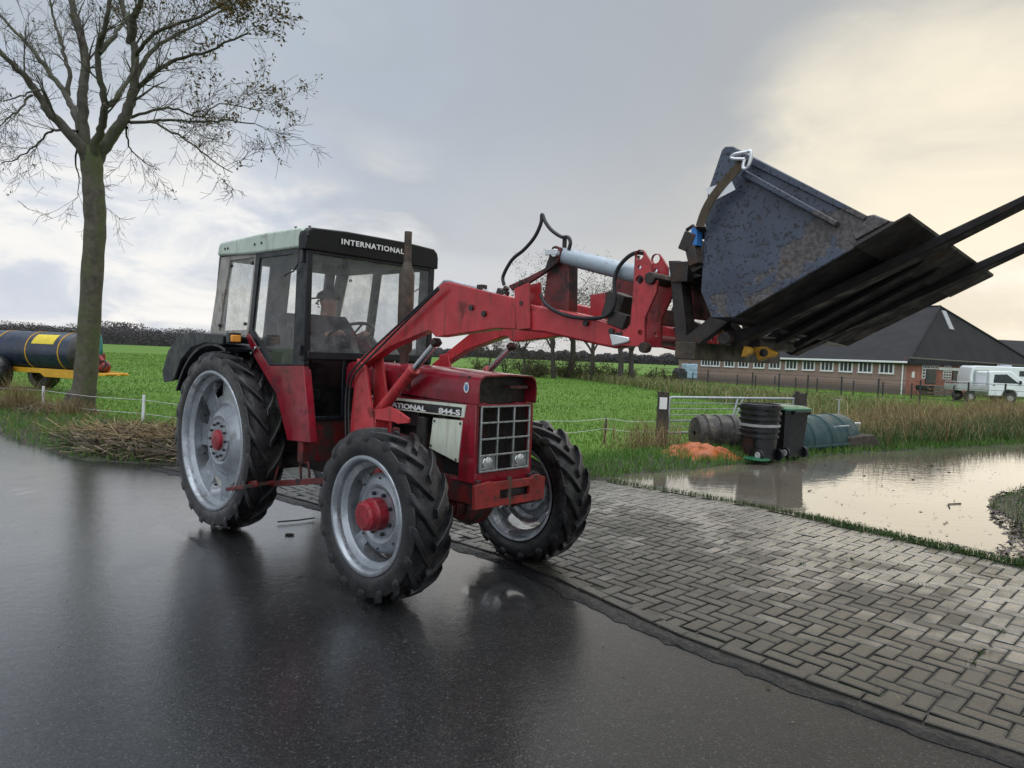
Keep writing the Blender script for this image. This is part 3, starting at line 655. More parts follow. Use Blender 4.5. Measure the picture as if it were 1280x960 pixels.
# ---- pallet fork carried by the loader (thing of its own)
FO = Vector((4.36, 0, 1.70))
FK = thing('pallet_fork', 'rusty dark pallet fork with two long tines held on the end of the red loader', 'pallet fork', at(FO), TYAW)
def fpart(name, mb_, mat, bevel=.004, parent=None):
    o_ = mb_.build(name, mat, parent or FK, bevel)
    if parent is None: o_.location = -FO
    return o_
pz = [(4.271, 2.145), (4.334, 2.142), (4.344, 2.066), (4.385, 1.85), (4.403, 1.69), (4.347, 1.669), (4.319, 1.85), (4.29, 2.048)]
for s in (-1, 1): fpart('mast_post', MB().prism(pz, s*.42, s*.33), 'rust_dark')
fpart('top_beam', MB().box((4.345, 0, 2.085), (.09, .86, .10)).box((4.40, -.28, 2.07), (.10, .20, .03), (0, R(-15), 0)), 'rust_dark')
fpart('bottom_beam', MB().box((4.40, .06, 1.70), (.11, 1.0, .085)), 'rust_beam')
fpart('back_plate', MB().box((4.36, .02, 1.99), (.02, .7, .26), (0, R(-6), 0)), 'dark_red')
for s in (-1, 1): fpart('brace', MB().beam((4.36, s*.40, 1.70), (4.63, s*.40, 1.90), .05, .075), 'rust_dark')
fpart('hook_bar', MB().box((4.47, 0, 2.10), (.06, 1.0, .05), (0, R(-25), 0)), 'rust_dark')
for (y, z54) in ((-.30, 2.140), (.40, 2.118)):
    c_, s_ = math.cos(R(25.6)), math.sin(R(25.6)); D_ = Vector((c_, 0, s_)); N_ = Vector((-s_, 0, c_))
    heel = Vector((5.4, y, z54))-D_*.90
    prof = [(0, -.028), (.05, -.024), (.9, -.020), (1.45, -.004), (1.47, .006), (1.45, .012), (.9, .020), (.10, .022), (.045, .035), (.028, .08), (.026, .55), (-.022, .55), (-.026, .05), (-.02, 0)]
    mb = MB().prism([(heel.x+D_.x*a_+N_.x*b_, heel.z+D_.z*a_+N_.z*b_) for a_, b_ in prof], y-.052, y+.052)
    fpart('tine', mb, 'tine', .004)
yk = [[(4.536, 1.808), (4.55, 1.812), (4.559, 1.791), (4.601, 1.773), (4.577, 1.74), (4.54, 1.783)], [(4.641, 1.729), (4.694, 1.734), (4.75, 1.706), (4.74, 1.686), (4.67, 1.664)], [(4.536, 1.862), (4.557, 1.829), (4.545, 1.826)], [(4.643, 1.732), (4.668, 1.725), (4.677, 1.699), (4.65, 1.679), (4.63, 1.679)]]
hkx = [(yk[0], -.36), (yk[1], -.22), (yk[2], -.36), (yk[3], -.32)]
for poly, y in hkx: fpart('tine_clamp', MB().prism(poly, y, y+.05), 'yellow', .004)
q = hkx[1][0]; fpart('clamp_bore', MB().cyl((sum(p[0] for p in q)/5, -.225, sum(p[1] for p in q)/5), (sum(p[0] for p in q)/5, -.18, sum(p[1] for p in q)/5), .02, n=14), 'plate_black', 0)
fpart('clamp_pin', MB().cyl((4.58, -.40, 1.765), (4.58, -.22, 1.765), .032, n=16).cyl((4.62, -.16, 1.755), (4.62, .3, 1.755), .035, n=14), 'rust_dark')

# ---- bucket resting on the tines
BY0, BY1 = -.62, 0.700
bp = [(4.622, 1.845), (4.732, 1.846), (5.077, 2.036), (5.364, 2.193), (5.334, 2.2), (5.274, 2.232), (5.249, 2.23), (4.66, 2.606), (4.622, 2.611), (4.607, 2.598), (4.553, 2.419), (4.553, 2.209), (4.559, 1.965)]
BO = Vector((bp[3][0], BY0, bp[3][1]))
BK = thing('loader_bucket', 'scratched blue-black steel loader bucket lying on the fork tines', 'bucket', at(BO), TYAW+R(-2.172))
BK.rotation_euler = (R(-3.284), 0, TYAW+R(-2.172))
BK.rotation_mode = 'XYZ'
def bpart(name, mb_, mat, bevel=.004, parent=None, sm=35):
    o_ = mb_.build(name, mat, parent or BK, bevel, sm)
    if parent is None: o_.location = -BO
    return o_
def sheet(poly, t, y0, y1):
    """thickened open profile (x,z), thickness towards the inside"""
    n_ = len(poly); cx = sum(p[0] for p in bp)/len(bp); cz = sum(p[1] for p in bp)/len(bp); ins = []
    for i, p in enumerate(poly):
        a_ = Vector(poly[max(i-1, 0)]); c_ = Vector(poly[min(i+1, n_-1)]); d = (c_-a_).normalized(); nrm = Vector((-d.y, d.x))
        if nrm.dot(Vector((cx-p[0], cz-p[1]))) < 0: nrm = -nrm
        ins.append((p[0]+nrm.x*t, p[1]+nrm.y*t))
    return MB().prism(poly+ins[::-1], y0, y1)
bpart('side_plate', MB().prism(bp, BY0, BY0+.014), 'bucket', .003)
bpart('side_plate', MB().prism(bp, BY1-.014, BY1), 'bucket', .003)
shell = [bp[8], bp[9], bp[10], bp[11], bp[12], bp[0], bp[1]]
bpart('shell', sheet(shell, .012, BY0+.015, BY1-.015), 'bucket', .002)
bpart('floor_plate', sheet([bp[1], bp[3]], .012, BY0+.015, BY1-.015), 'tine', .002)
fd = Vector((bp[3][0]-bp[1][0], bp[3][1]-bp[1][1])).normalized(); fn = Vector((-fd.y, fd.x))
def fl(a_, b_): p = Vector(bp[3])+fd*a_+fn*b_; return (p.x, p.y)
bpart('cutting_edge', MB().prism([fl(-.17, -.002), fl(.035, -.002), fl(.045, .006), fl(-.17, .012)], BY0-.012, BY1+.012), 'rust_dark', .002)
for y in (-.05, .16): bpart('skid_rail', MB().prism([fl(-.80, -.003), fl(-.80, -.03), fl(-.10, -.018), fl(-.06, -.003)], y-.03, y+.03), 'tine', .003)
rb = [(4.723, 2.458), (4.74, 2.483), (5.153, 2.212), (5.142, 2.192)]
rib = bpart('side_rib', MB().prism(rb, BY0-.035, BY0-.001), 'bucket', .006)
tr_ = [(4.66, 2.602), (5.249, 2.229), (5.241, 2.21), (4.651, 2.569)]
bpart('rim_bar', MB().prism(tr_, BY0-.010, BY0-.001), 'bucket', .003)
sc2 = [(5.203, 2.168), (5.274, 2.229), (5.334, 2.197), (5.216, 2.136)]
bpart('corner_guard', MB().prism(sc2, BY0-.012, BY0-.001), 'bucket', .003)
bpart('top_lip', MB().box((bp[7][0]-.01, (BY0+BY1)/2, bp[7][1]-.02), (.05, BY1-BY0-.04, .03), (0, R(25), 0)), 'bucket', .004)
# strap, ratchet and paper
MT['strap'] = pm('strap', (.075, .055, .032), .8, var=.3, vs=20, bump=.3, bs=200)
MT['blue'] = pm('blue', (.03, .16, .45), .5)
MT['paper'] = pm('paper', (.75, .77, .78), .6, var=.05)
sl = smooth_path([(4.761, -0.645, 2.521), (4.72, -0.645, 2.477), (4.664, -0.645, 2.424), (4.61, -0.645, 2.361), (4.579, -0.645, 2.305), (4.562, -0.645, 2.25)], 4)
SO = Vector((sl[-1][0], sl[-1][1], sl[-1][2]))
SK = thing('ratchet_strap', 'brown webbing ratchet strap with steel hook tied over the bucket side', 'strap', at(SO), TYAW)
wd = 0.022
mb = MB(); n_ = len(sl)
for i in range(n_-1):
    mb.beam(sl[i], sl[i+1]+(sl[i+1]-sl[i])*.1, .0045, .042, (0, 1, 0))
mb.beam(sl[-1], (sl[-1][0]-.05, -.50, sl[-1][2]-.03), .004, .042, (0, 0, 1))
def spart(name, mb_, mat, bevel=.001):
    o_ = mb_.build(name, mat, SK, bevel); o_.location = -SO; return o_
spart('webbing', mb, 'strap')
hk = [(4.762, -0.655, 2.512), (4.704, -0.655, 2.525), (4.714, -0.655, 2.54), (4.768, -0.655, 2.541), (4.785, -0.655, 2.542), (4.79, -0.655, 2.521), (4.778, -0.655, 2.476), (4.757, -0.655, 2.476), (4.762, -0.655, 2.512)]
spart('hook', MB().tube(smooth_path(hk, 4), .008, 8), 'pin', 0)
rt = [(4.469, -0.6, 2.248), (4.501, -0.6, 2.267), (4.527, -0.6, 2.236), (4.523, -0.6, 2.164), (4.489, -0.6, 2.192), (4.517, -0.6, 2.128), (4.511, -0.6, 2.074)]
spart('ratchet', MB().box(rt[4], (.06, .06, .085), (0, .4, 0)).tube([rt[0], rt[1], rt[2]], .010, 6).tube([rt[4], rt[5], rt[6]], .014, 8).box(rt[5], (.05, .06, .09), (0, -.3, 0)), 'rust_dark', .006)
bl = [(4.522, -0.6, 2.251), (4.526, -0.6, 2.171)]
spart('strap_tail', MB().beam(bl[0], bl[1], .05, .03, (0, 1, 0)), 'blue')
pp = [(4.577, 2.414), (4.7, 2.436), (4.721, 2.392), (4.622, 2.356)]
po = Vector((pp[0][0], -.645, pp[0][1]))
o = MB().prism([(a_-po.x, b_-po.z) for a_, b_ in pp], 0, .002).build('paper_sheet', 'paper', None, 0, 0)
o.location = at(po); o.rotation_euler = (0, 0, TYAW); tag(o, 'white paper sheet tucked under the strap on the bucket side', 'paper')

# ---- driver in the cab (blurred behind the wet windscreen)
MT['skin'] = pm('skin', (.42, .25, .18), .55, var=.08); MT['cloth'] = pm('cloth', (.035, .037, .042), .85, var=.25, bump=.2, bs=60); MT['cap'] = pm('cap', (.06, .06, .06), .85); MT['trouser'] = pm('trouser', (.03, .035, .05), .85)
PO = Vector((.30, .05, 1.46))
PR = bpy.data.objects.new('person', None)
def skin(name, verts, edges, radii, mat, parent, sub=2, root=0):
    me = bpy.data.meshes.new(name); me.from_pydata(verts, edges, [])
    o_ = bpy.data.objects.new(name, me); col.objects.link(o_); me.materials.append(MT[mat])
    sk = o_.modifiers.new('skin', 'SKIN'); sk.use_smooth_shade = True
    if not me.skin_vertices: me.skin_vertices.new()
    for i, r_ in enumerate(radii):
        d_ = me.skin_vertices[0].data[i]; d_.radius = r_ if isinstance(r_, tuple) else (r_, r_); d_.use_root = (i == root)
    sb = o_.modifiers.new('sub', 'SUBSURF'); sb.levels = sub; sb.render_levels = sub
    if parent: o_.parent = parent
    return o_
# pelvis, belly, chest, neck base, neck, skull low, skull mid, crown | arms | legs
V_ = [(0, 0, .06), (.04, 0, .20), (.10, 0, .36), (.12, 0, .47), (.135, 0, .52), (.15, -.01, .58), (.15, -.015, .63), (.14, -.015, .69),
      (.10, .17, .42), (.20, .26, .22), (.42, .16, .30), (.50, .13, .33), (.10, -.17, .42), (.20, -.27, .22), (.42, -.17, .30), (.50, -.14, .33),
      (.0, .10, .03), (.42, .13, .02), (.55, .13, -.30), (.66, .13, -.33), (.0, -.10, .03), (.42, -.13, .02), (.55, -.13, -.30), (.66, -.13, -.33)]
E_ = [(0, 1), (1, 2), (2, 3), (3, 4), (4, 5), (5, 6), (6, 7), (2, 8), (8, 9), (9, 10), (10, 11), (2, 12), (12, 13), (13, 14), (14, 15), (0, 16), (16, 17), (17, 18), (18, 19), (0, 20), (20, 21), (21, 22), (22, 23)]
r_ = [.13, (.15, .12), (.16, .12), .07, .055, .08, .092, .06, .06, .05, .038, .025, .06, .05, .038, .025, .09, .07, .05, .04, .09, .07, .05, .04]
for s, wr in ((1, 11), (-1, 15)):            # fingers and thumb
    for k in range(5):
        a0 = len(V_); bx_, by_, bz_ = V_[wr]
        off = (k-1.5)*.018
        V_ += [(bx_+.035, by_+off*.9, bz_+.012-(.0 if k < 4 else .03)), (bx_+.065, by_+off, bz_-.005-(.0 if k < 4 else .02)), (bx_+.06, by_+off, bz_-.03)]
        E_ += [(wr, a0), (a0, a0+1), (a0+1, a0+2)]; r_ += [.011, .009, .008]
body = skin('person', V_, E_, r_, 'skin', None)
tag(body, 'person in dark cap and jacket looking back from the driver seat of the cab', 'person')
bpy.data.objects.remove(PR)
body.location = at(PO); body.rotation_euler = (0, 0, TYAW)
jv = V_[:4]+V_[8:11]+V_[12:15]
je = [(0, 1), (1, 2), (2, 3), (2, 4), (4, 5), (5, 6), (2, 7), (7, 8), (8, 9)]
skin('jacket', jv, je, [.15, (.175, .14), (.18, .14), .085, .078, .065, .052, .078, .065, .052], 'cloth', body)
tv = [V_[0]]+V_[16:19]+V_[20:23]
skin('trousers', tv, [(0, 1), (1, 2), (2, 3), (0, 4), (4, 5), (5, 6)], [.145, .105, .085, .065, .105, .085, .065], 'trouser', body)
hd = Vector((.15, -.015, .63)); fdv = Vector((-.25, -.97, 0)).normalized()   # face turned to the right rear
cp = MB().lathe([(.0, .108), (.02, .110), (.05, .098), (.075, .062), (.085, .001)], (hd.x, hd.y, hd.z+.005), 24, axis='z')
cp.beam(hd+fdv*.08+Vector((0, 0, .012)), hd+fdv*.175+Vector((0, 0, -.004)), .14, .012, (fdv.y, -fdv.x, 0))
cp.build('cap', 'cap', body, .004, 50)
rt_ = Vector((fdv.y, -fdv.x, 0)); fc = MB()
fc.tube([hd+fdv*.088+Vector((0, 0, -.01)), hd+fdv*.112+Vector((0, 0, -.045)), hd+fdv*.09+Vector((0, 0, -.05))], [.008, .014, .008], 8)
for s in (-1, 1): fc.tube([hd+rt_*s*.092+Vector((0, 0, .0)), hd+rt_*s*.10+Vector((0, 0, -.03)), hd+rt_*s*.092+Vector((0, 0, -.055))], [.01, .018, .008], 8)
fc.tube([hd+fdv*.088-rt_*.025+Vector((0, 0, -.075)), hd+fdv*.095+Vector((0, 0, -.073)), hd+fdv*.088+rt_*.025+Vector((0, 0, -.075))], [.004, .007, .004], 6)
fc.build('face_features', 'skin', body, 0, 60)
ey = MB()
for s in (-1, 1): q = hd+fdv*.084+rt_*s*.032+Vector((0, 0, -.012)); ey.lathe([(-.010, .001), (-.006, .008), (0, .010), (.006, .008), (.010, .001)], q, 10, axis='z')
ey.build('eyes', 'plate_black', body, 0, 60)
# ================================================================== SETTING
def poly_obj(name, pts, z, mat, subdiv=0):
    mb = MB().add([(x, y, z) for x, y in pts], [tuple(range(len(pts)))])
    me = bpy.data.meshes.new(name); me.from_pydata(mb.v, [], mb.f)
    bm = bmesh.new(); bm.from_mesh(me)
    for f in bm.faces:
        if f.normal.z < 0: f.normal_flip()
    bm.to_mesh(me); bm.free()
    return struct(link_mesh(name, me, mat, None, 0, 0))
def inside(poly, x, y):
    r_ = np.zeros(len(x), bool); n_ = len(poly); j = n_-1
    for i in range(n_):
        xi, yi = poly[i]; xj, yj = poly[j]
        c_ = ((yi > y) != (yj > y)) & (x < (xj-xi)*(y-yi)/((yj-yi) if yj != yi else 1e-9)+xi)
        r_ ^= c_; j = i
    return r_
def sample(poly, n):
    a = np.array(poly); lo, hi = a.min(0), a.max(0); X = np.zeros((0, 2))
    while len(X) < n:
        p = rng.uniform(lo, hi, (n*2, 2)); X = np.vstack([X, p[inside(poly, p[:, 0], p[:, 1])]])
    return X[:n]
def tris_obj(name, V, mat, kind=None):
    """V: (n,k,3,3) triangles, vertices shared inside each item via k-strip layout"""
    me = bpy.data.meshes.new(name); V = np.asarray(V, np.float32)
    return me
def blades(name, P, H, W, lean, mat, z0=None, kind='stuff', parent=None, curve=1.):
    n = len(P); P = np.asarray(P); H = np.asarray(H); W = np.broadcast_to(np.asarray(W, float), (n,)); z0 = np.zeros(n) if z0 is None else z0
    a = rng.uniform(0, 2*PI, n); dx, dy = np.cos(a)*W/2, np.sin(a)*W/2
    lx, ly = lean[:, 0], lean[:, 1]
    v = np.zeros((n, 5, 3), np.float32)
    v[:, 0] = np.stack([P[:, 0]-dx, P[:, 1]-dy, z0-.01], 1); v[:, 1] = np.stack([P[:, 0]+dx, P[:, 1]+dy, z0-.01], 1)
    v[:, 2] = np.stack([P[:, 0]-dx*.75+lx*.32*H, P[:, 1]-dy*.75+ly*.32*H, z0+H*.58], 1); v[:, 3] = np.stack([P[:, 0]+dx*.75+lx*.32*H, P[:, 1]+dy*.75+ly*.32*H, z0+H*.58], 1)
    L2 = np.sqrt(lx*lx+ly*ly)
    v[:, 4] = np.stack([P[:, 0]+lx*H, P[:, 1]+ly*H, z0+H*np.clip(1.02-.35*L2*L2*curve, .15, 1.1)], 1)
    idx = np.array([0, 1, 3, 0, 3, 2, 2, 3, 4]); f = (np.arange(n)[:, None]*5+idx[None]).ravel()
    me = bpy.data.meshes.new(name); me.vertices.add(n*5); me.vertices.foreach_set('co', v.ravel())
    me.loops.add(n*9); me.loops.foreach_set('vertex_index', f.astype(np.int32)); me.polygons.add(n*3)
    me.polygons.foreach_set('loop_start', np.arange(0, n*9, 3, dtype=np.int32))
    me.update(calc_edges=True); me.validate()
    o = bpy.data.objects.new(name, me); col.objects.link(o); me.materials.append(MT[mat] if isinstance(mat, str) else mat)
    if kind: o['kind'] = kind
    if parent: o.parent = parent
    return o
def leaves(name, P, size, mat, kind=None, parent=None, flat=0.):
    """small two-triangle leaves at points P, random orientation"""
    n = len(P); P = np.asarray(P, float); s = np.broadcast_to(np.asarray(size, float), (n,))
    u = rng.normal(size=(n, 3)); u[:, 2] *= 1-flat; u /= np.linalg.norm(u, axis=1)[:, None]
    w = rng.normal(size=(n, 3)); w[:, 2] *= 1-flat; w -= u*(u*w).sum(1)[:, None]; w /= np.linalg.norm(w, axis=1)[:, None]
    v = np.stack([P-u*s[:, None], P+w*s[:, None]*.45, P+u*s[:, None], P-w*s[:, None]*.45], 1).astype(np.float32)
    f = (np.arange(n)[:, None]*4+np.array([0, 1, 2, 3])[None]).ravel()
    me = bpy.data.meshes.new(name); me.vertices.add(n*4); me.vertices.foreach_set('co', v.ravel())
    me.loops.add(n*4); me.loops.foreach_set('vertex_index', f.astype(np.int32)); me.polygons.add(n)
    me.polygons.foreach_set('loop_start', np.arange(0, n*4, 4, dtype=np.int32)); me.update(calc_edges=True); me.validate()
    o = bpy.data.objects.new(name, me); col.objects.link(o); me.materials.append(MT[mat] if isinstance(mat, str) else mat)
    if kind: o['kind'] = kind
    if parent: o.parent = parent
    return o
def lean(n, mx, dirx=0, diry=0): return np.stack([rng.normal(dirx, mx, n), rng.normal(diry, mx, n)], 1)

# --- pasture ground
m, nt, b, co = newmat('pasture'); MT['pasture'] = m
n1 = noise(nt, co, .09, 6, .6); n2 = noise(nt, co, 1.1, 6, .65); n3 = noise(nt, co, 9., 6, .7)
c_ = mixc(nt, ramp(nt, n1, .35, .65), (.082, .160, .021), (.105, .195, .029))
c_ = mixc(nt, ramp(nt, n2, .45, .75), c_, (.060, .135, .018)); c_ = mixc(nt, ramp(nt, n3, .5, .8), c_, (.10, .19, .035))
nt.links.new(c_, b.inputs['Base Color']); b.inputs['Roughness'].default_value = .8; b.inputs['Specular IOR Level'].default_value = .15
bn = nn(nt, 'ShaderNodeBump'); bn.inputs['Strength'].default_value = .8; bn.inputs['Distance'].default_value = .06; nt.links.new(n3, bn.inputs['Height']); nt.links.new(bn.outputs[0], b.inputs['Normal'])
poly_obj('field', [(-900, -200), (900, -200), (900, 1500), (-900, 1500)], -.03, 'pasture')

# --- wet asphalt
m, nt, b, co = newmat('wet_asphalt'); MT['asphalt'] = m
big = noise(nt, co, .55, 5, .6, .6); mid = noise(nt, co, 3.2, 5, .6); gr_ = noise(nt, co, 150, 3, .6); gr2 = noise(nt, co, 420, 2, .5)
wet = ramp(nt, big, .38, .62)
c_ = mixc(nt, ramp(nt, mid, .3, .7), (.007, .0075, .009), (.012, .013, .0145))
vo = nn(nt, 'ShaderNodeTexVoronoi'); vo.inputs['Scale'].default_value = 130; nt.links.new(co, vo.inputs['Vector'])
sc_ = nn(nt, 'ShaderNodeSeparateColor'); nt.links.new(vo.outputs['Color'], sc_.inputs[0])
c_ = mixc(nt, ramp(nt, sc_.outputs[0], .55, 1.), c_, (.036, .036, .036)); c_ = mixc(nt, ramp(nt, sc_.outputs[1], .955, .98), c_, (.085, .085, .083))
c_ = mixc(nt, ramp(nt, noise(nt, co, 1.3, 7, .7, .8), .58, .72), c_, (.030, .028, .025))
nt.links.new(c_, b.inputs['Base Color'])
ro_ = nn(nt, 'ShaderNodeMix'); nt.links.new(wet, ro_.inputs[0]); ro_.inputs[2].default_value = .50; ro_.inputs[3].default_value = .36
r2 = mathn(nt, 'ADD', ro_.outputs[0], ramp(nt, mid, .4, .7, -.04, .08)); nt.links.new(r2, b.inputs['Roughness'])
b.inputs['IOR'].default_value = 1.5
hgt = mathn(nt, 'SUBTRACT', mathn(nt, 'MULTIPLY', gr_, .7), mathn(nt, 'MULTIPLY', vo.outputs['Distance'], 1.1))
bn = nn(nt, 'ShaderNodeBump'); bn.inputs['Distance'].default_value = .016
nt.links.new(hgt, bn.inputs['Height'])
st_ = nn(nt, 'ShaderNodeMix'); nt.links.new(wet, st_.inputs[0]); st_.inputs[2].default_value = .9; st_.inputs[3].default_value = .7; nt.links.new(st_.outputs[0], bn.inputs['Strength'])
nt.links.new(bn.outputs[0], b.inputs['Normal'])
b.inputs['Coat IOR'].default_value = 2.8     # standing film of rain water, thickest on the side away from the paving
dp_ = nn(nt, 'ShaderNodeVectorMath', operation='DOT_PRODUCT'); nt.links.new(co, dp_.inputs[0]); dp_.inputs[1].default_value = (.8, -.45, 0)
pd = nn(nt, 'ShaderNodeVectorMath', operation='DISTANCE'); nt.links.new(co, pd.inputs[0]); pd.inputs[1].default_value = (0.114, 4.876, 0)
pudm = mathn(nt, 'MAXIMUM', ramp(nt, mathn(nt, 'ADD', pd.outputs['Value'], mathn(nt, 'MULTIPLY', mid, .55)), .62, .72, 1., 0.), ramp(nt, noise(nt, co, .62, 6, .62, .7), .60, .635))
nt.links.new(mathn(nt, 'MAXIMUM', mathn(nt, 'MULTIPLY', pudm, .7), ramp(nt, mathn(nt, 'ADD', dp_.outputs['Value'], mathn(nt, 'MULTIPLY', big, 1.6)), -4.2, .9, 1., .11)), b.inputs['Coat Weight'])
b.inputs['Specular IOR Level'].default_value = .18
nt.links.new(ramp(nt, mathn(nt, 'ADD', big, mathn(nt, 'MULTIPLY', mid, .25)), .42, .78, .13, .05), b.inputs['Coat Roughness'])
bc = nn(nt, 'ShaderNodeBump'); bc.inputs['Distance'].default_value = .004; nt.links.new(mathn(nt, 'SUBTRACT', .34, mathn(nt, 'MULTIPLY', pudm, .32)), bc.inputs['Strength']); nt.links.new(mathn(nt, 'ADD', noise(nt, co, 90, 2), mathn(nt, 'MULTIPLY', noise(nt, co, 14, 3), 1.2)), bc.inputs['Height']); nt.links.new(bc.outputs[0], b.inputs['Coat Normal'])
verge_edge = [(-40, 38), (-18, 19.3), (-12, 14.4), (-8.35, 11.5), (-7.5, 10.75), (-6.7, 10.2), (-6.2, 9.75), (-5.8, 9.5), (-5.2, 9.42), (-4.6, 9.38), (-3, 9.7), (-1, 9.75), (1.30, 9.62)]
poly_obj('road', verge_edge+[(1.45, 9.3), (2.575, 8.40), (3.245, 7.65), (3.753, 6.95), (4.193, 6.38), (4.49, 5.95), (7, 4.6), (12, 2), (12, -14), (-40, -14)], 0., 'asphalt')

# --- block paving: every block modelled, herringbone
m, nt, b, co = newmat('paving_block'); MT['paver'] = m
g = nn(nt, 'ShaderNodeNewGeometry'); rr_ = nn(nt, 'ShaderNodeValToRGB'); e = rr_.color_ramp.elements
e[0].color = (.020, .0195, .016, 1); e[1].color = (.056, .053, .044, 1); nt.links.new(g.outputs['Random Per Island'], rr_.inputs[0])
mid = noise(nt, co, 2.2, 6, .65); fine = noise(nt, co, 70, 5, .6)
c_ = mixc(nt, ramp(nt, mid, .48, .75), rr_.outputs[0], (.026, .025, .020)); c_ = mixc(nt, ramp(nt, fine, .58, .75), c_, (.10, .095, .085))
nt.links.new(c_, b.inputs['Base Color'])
wp_ = ramp(nt, noise(nt, co, .75, 5, .6, .5), .40, .60)
c_ = mixc(nt, mathn(nt, 'MULTIPLY', wp_, .5), c_, (.016, .016, .014))
nt.links.new(c_, b.inputs['Base Color'])
nt.links.new(mathn(nt, 'ADD', ramp(nt, mathn(nt, 'SUBTRACT', mid, mathn(nt, 'MULTIPLY', wp_, .25)), .15, .7, .10, .48), ramp(nt, g.outputs['Random Per Island'], 0, 1, -.06, .08)), b.inputs['Roughness'])
bn = nn(nt, 'ShaderNodeBump'); bn.inputs['Strength'].default_value = .55; bn.inputs['Distance'].default_value = .006; nt.links.new(fine, bn.inputs['Height']); nt.links.new(bn.outputs[0], b.inputs['Normal'])
b.inputs['Specular IOR Level'].default_value = .22; b.inputs['Coat Roughness'].default_value = .10; b.inputs['Coat IOR'].default_value = 2.1
dpp = nn(nt, 'ShaderNodeVectorMath', operation='DOT_PRODUCT'); nt.links.new(co, dpp.inputs[0]); dpp.inputs[1].default_value = (.75, .66, 0)   # standing water collects towards the flooded side
fm = mathn(nt, 'ADD', mathn(nt, 'MULTIPLY', dpp.outputs['Value'], .10), mathn(nt, 'ADD', mathn(nt, 'MULTIPLY', noise(nt, co, 1.1, 5, .6, .5), 1.0), mathn(nt, 'MULTIPLY', g.outputs['Random Per Island'], .16)))
nt.links.new(ramp(nt, fm, 1.06, 1.30, .03, .95), b.inputs['Coat Weight'])
nt.links.new(bn.outputs[0], b.inputs["Coat Normal"])
MT['joint'] = pm('joint', (.012, .011, .009), .6, var=.5, vs=12, bump=.6, bs=90, dirt=((.02, .035, .009), 3.5, .5, .65))
asph_edge = [(-4.55, 9.1), (-2.5, 7.69), (-.43, 6.02), (.06, 5.58), (.51, 4.92), (1.055, 4.13), (1.575, 3.60), (1.97, 3.21), (2.28, 2.95), (2.9, 2.3), (3.6, 1.3)]
pud_edge = [(1.30, 9.50), (1.349, 9.42), (2.575, 8.43), (3.245, 7.69), (3.753, 6.97), (4.193, 6.40), (4.49, 6.0), (5.3, 5.0), (6.3, 3.6)]
pav = asph_edge+pud_edge[::-1]+[(.2, 9.58), (-1, 9.6), (-3, 9.55), (-4.3, 9.35)]
poly_obj('paving_ground', pav, .004, 'joint')
ang = R(-45.5); ca, sa = math.cos(ang), math.sin(ang)
U_ = .105; V9 = []; F9 = []; PA = np.array(pav)
def seg_dist(p, line):
    best = 9
    for i in range(len(line)-1):
        a, b_ = np.array(line[i]), np.array(line[i+1]); t = np.clip(np.dot(p-a, b_-a)/np.dot(b_-a, b_-a), 0, 1); best = min(best, np.linalg.norm(a+t*(b_-a)-p))
    return best
def brick(cx, cy, L_, W_, rot, z=0.):
    tz = rng.normal(0, .0012)+z; tx, ty = rng.normal(0, .013, 2); g_ = .0055; ch = .009; o = len(V9)
    rot += rng.normal(0, .012); c9, s9 = math.cos(rot), math.sin(rot); cx += rng.normal(0, .0015); cy += rng.normal(0, .0015)
    for k, (ins, h) in enumerate(((0, 0.), (0, .007), (ch, .011))):
        for sx, sy in ((-1, -1), (1, -1), (1, 1), (-1, 1)):
            lx, ly = sx*(L_/2-g_-ins), sy*(W_/2-g_-ins)
            V9.append((cx+lx*c9-ly*s9, cy+lx*s9+ly*c9, .004+h+(tz+lx*tx+ly*ty if k else 0)))
    for k in range(2):
        for i in range(4): F9.append((o+k*4+i, o+k*4+(i+1) % 4, o+(k+1)*4+(i+1) % 4, o+(k+1)*4+i))
    F9.append((o+8, o+9, o+10, o+11))
N_ = 70
for i in range(-N_, N_):
    for j in range(-N_, N_):
        # herringbone cell (period 4 along the stair)
        k = (i-j) % 4
        if k == 0: bx_, by_, L_, W_ = i+1, j+.5, 2, 1        # along u: covers (i,j),(i+1,j)
        elif k == 2: bx_, by_, L_, W_ = i+.5, j, 1, 2        # along v: covers (i,j-1),(i,j)
        else: continue
        u, v = bx_*U_, by_*U_
        x, y = .6+u*ca-v*sa, 6.6+u*sa+v*ca
        if y > 10 or y < 1.2 or x < -5: continue
        p = np.array([x, y])
        if not inside(pav, np.array([x]), np.array([y]))[0]: continue
        if seg_dist(p, asph_edge) < .105 or seg_dist(p, pud_edge) < .10: continue
        if L_ == 2: brick(x, y, 2*U_, U_, ang)
        else: brick(x, y, 2*U_, U_, ang+PI/2)
for line, d_, z in ((asph_edge, .055, .004), ):
    for i in range(len(line)-1):
        a, b_ = Vector(line[i]), Vector(line[i+1]); t = (b_-a); n_ = max(1, int(t.length/.21)); t.normalize(); nr = Vector((-t.y, t.x))
        for k in range(n_):
            p = a+t*(k+.5)*((b_-a).length/n_)+nr*(d_+.01)
            brick(p.x, p.y, (b_-a).length/n_, .105, math.atan2(t.y, t.x), z)
me = bpy.data.meshes.new('pavement'); me.from_pydata(V9, [], F9); me.update()
struct(link_mesh('pavement', me, 'paver', None, 0, 0))
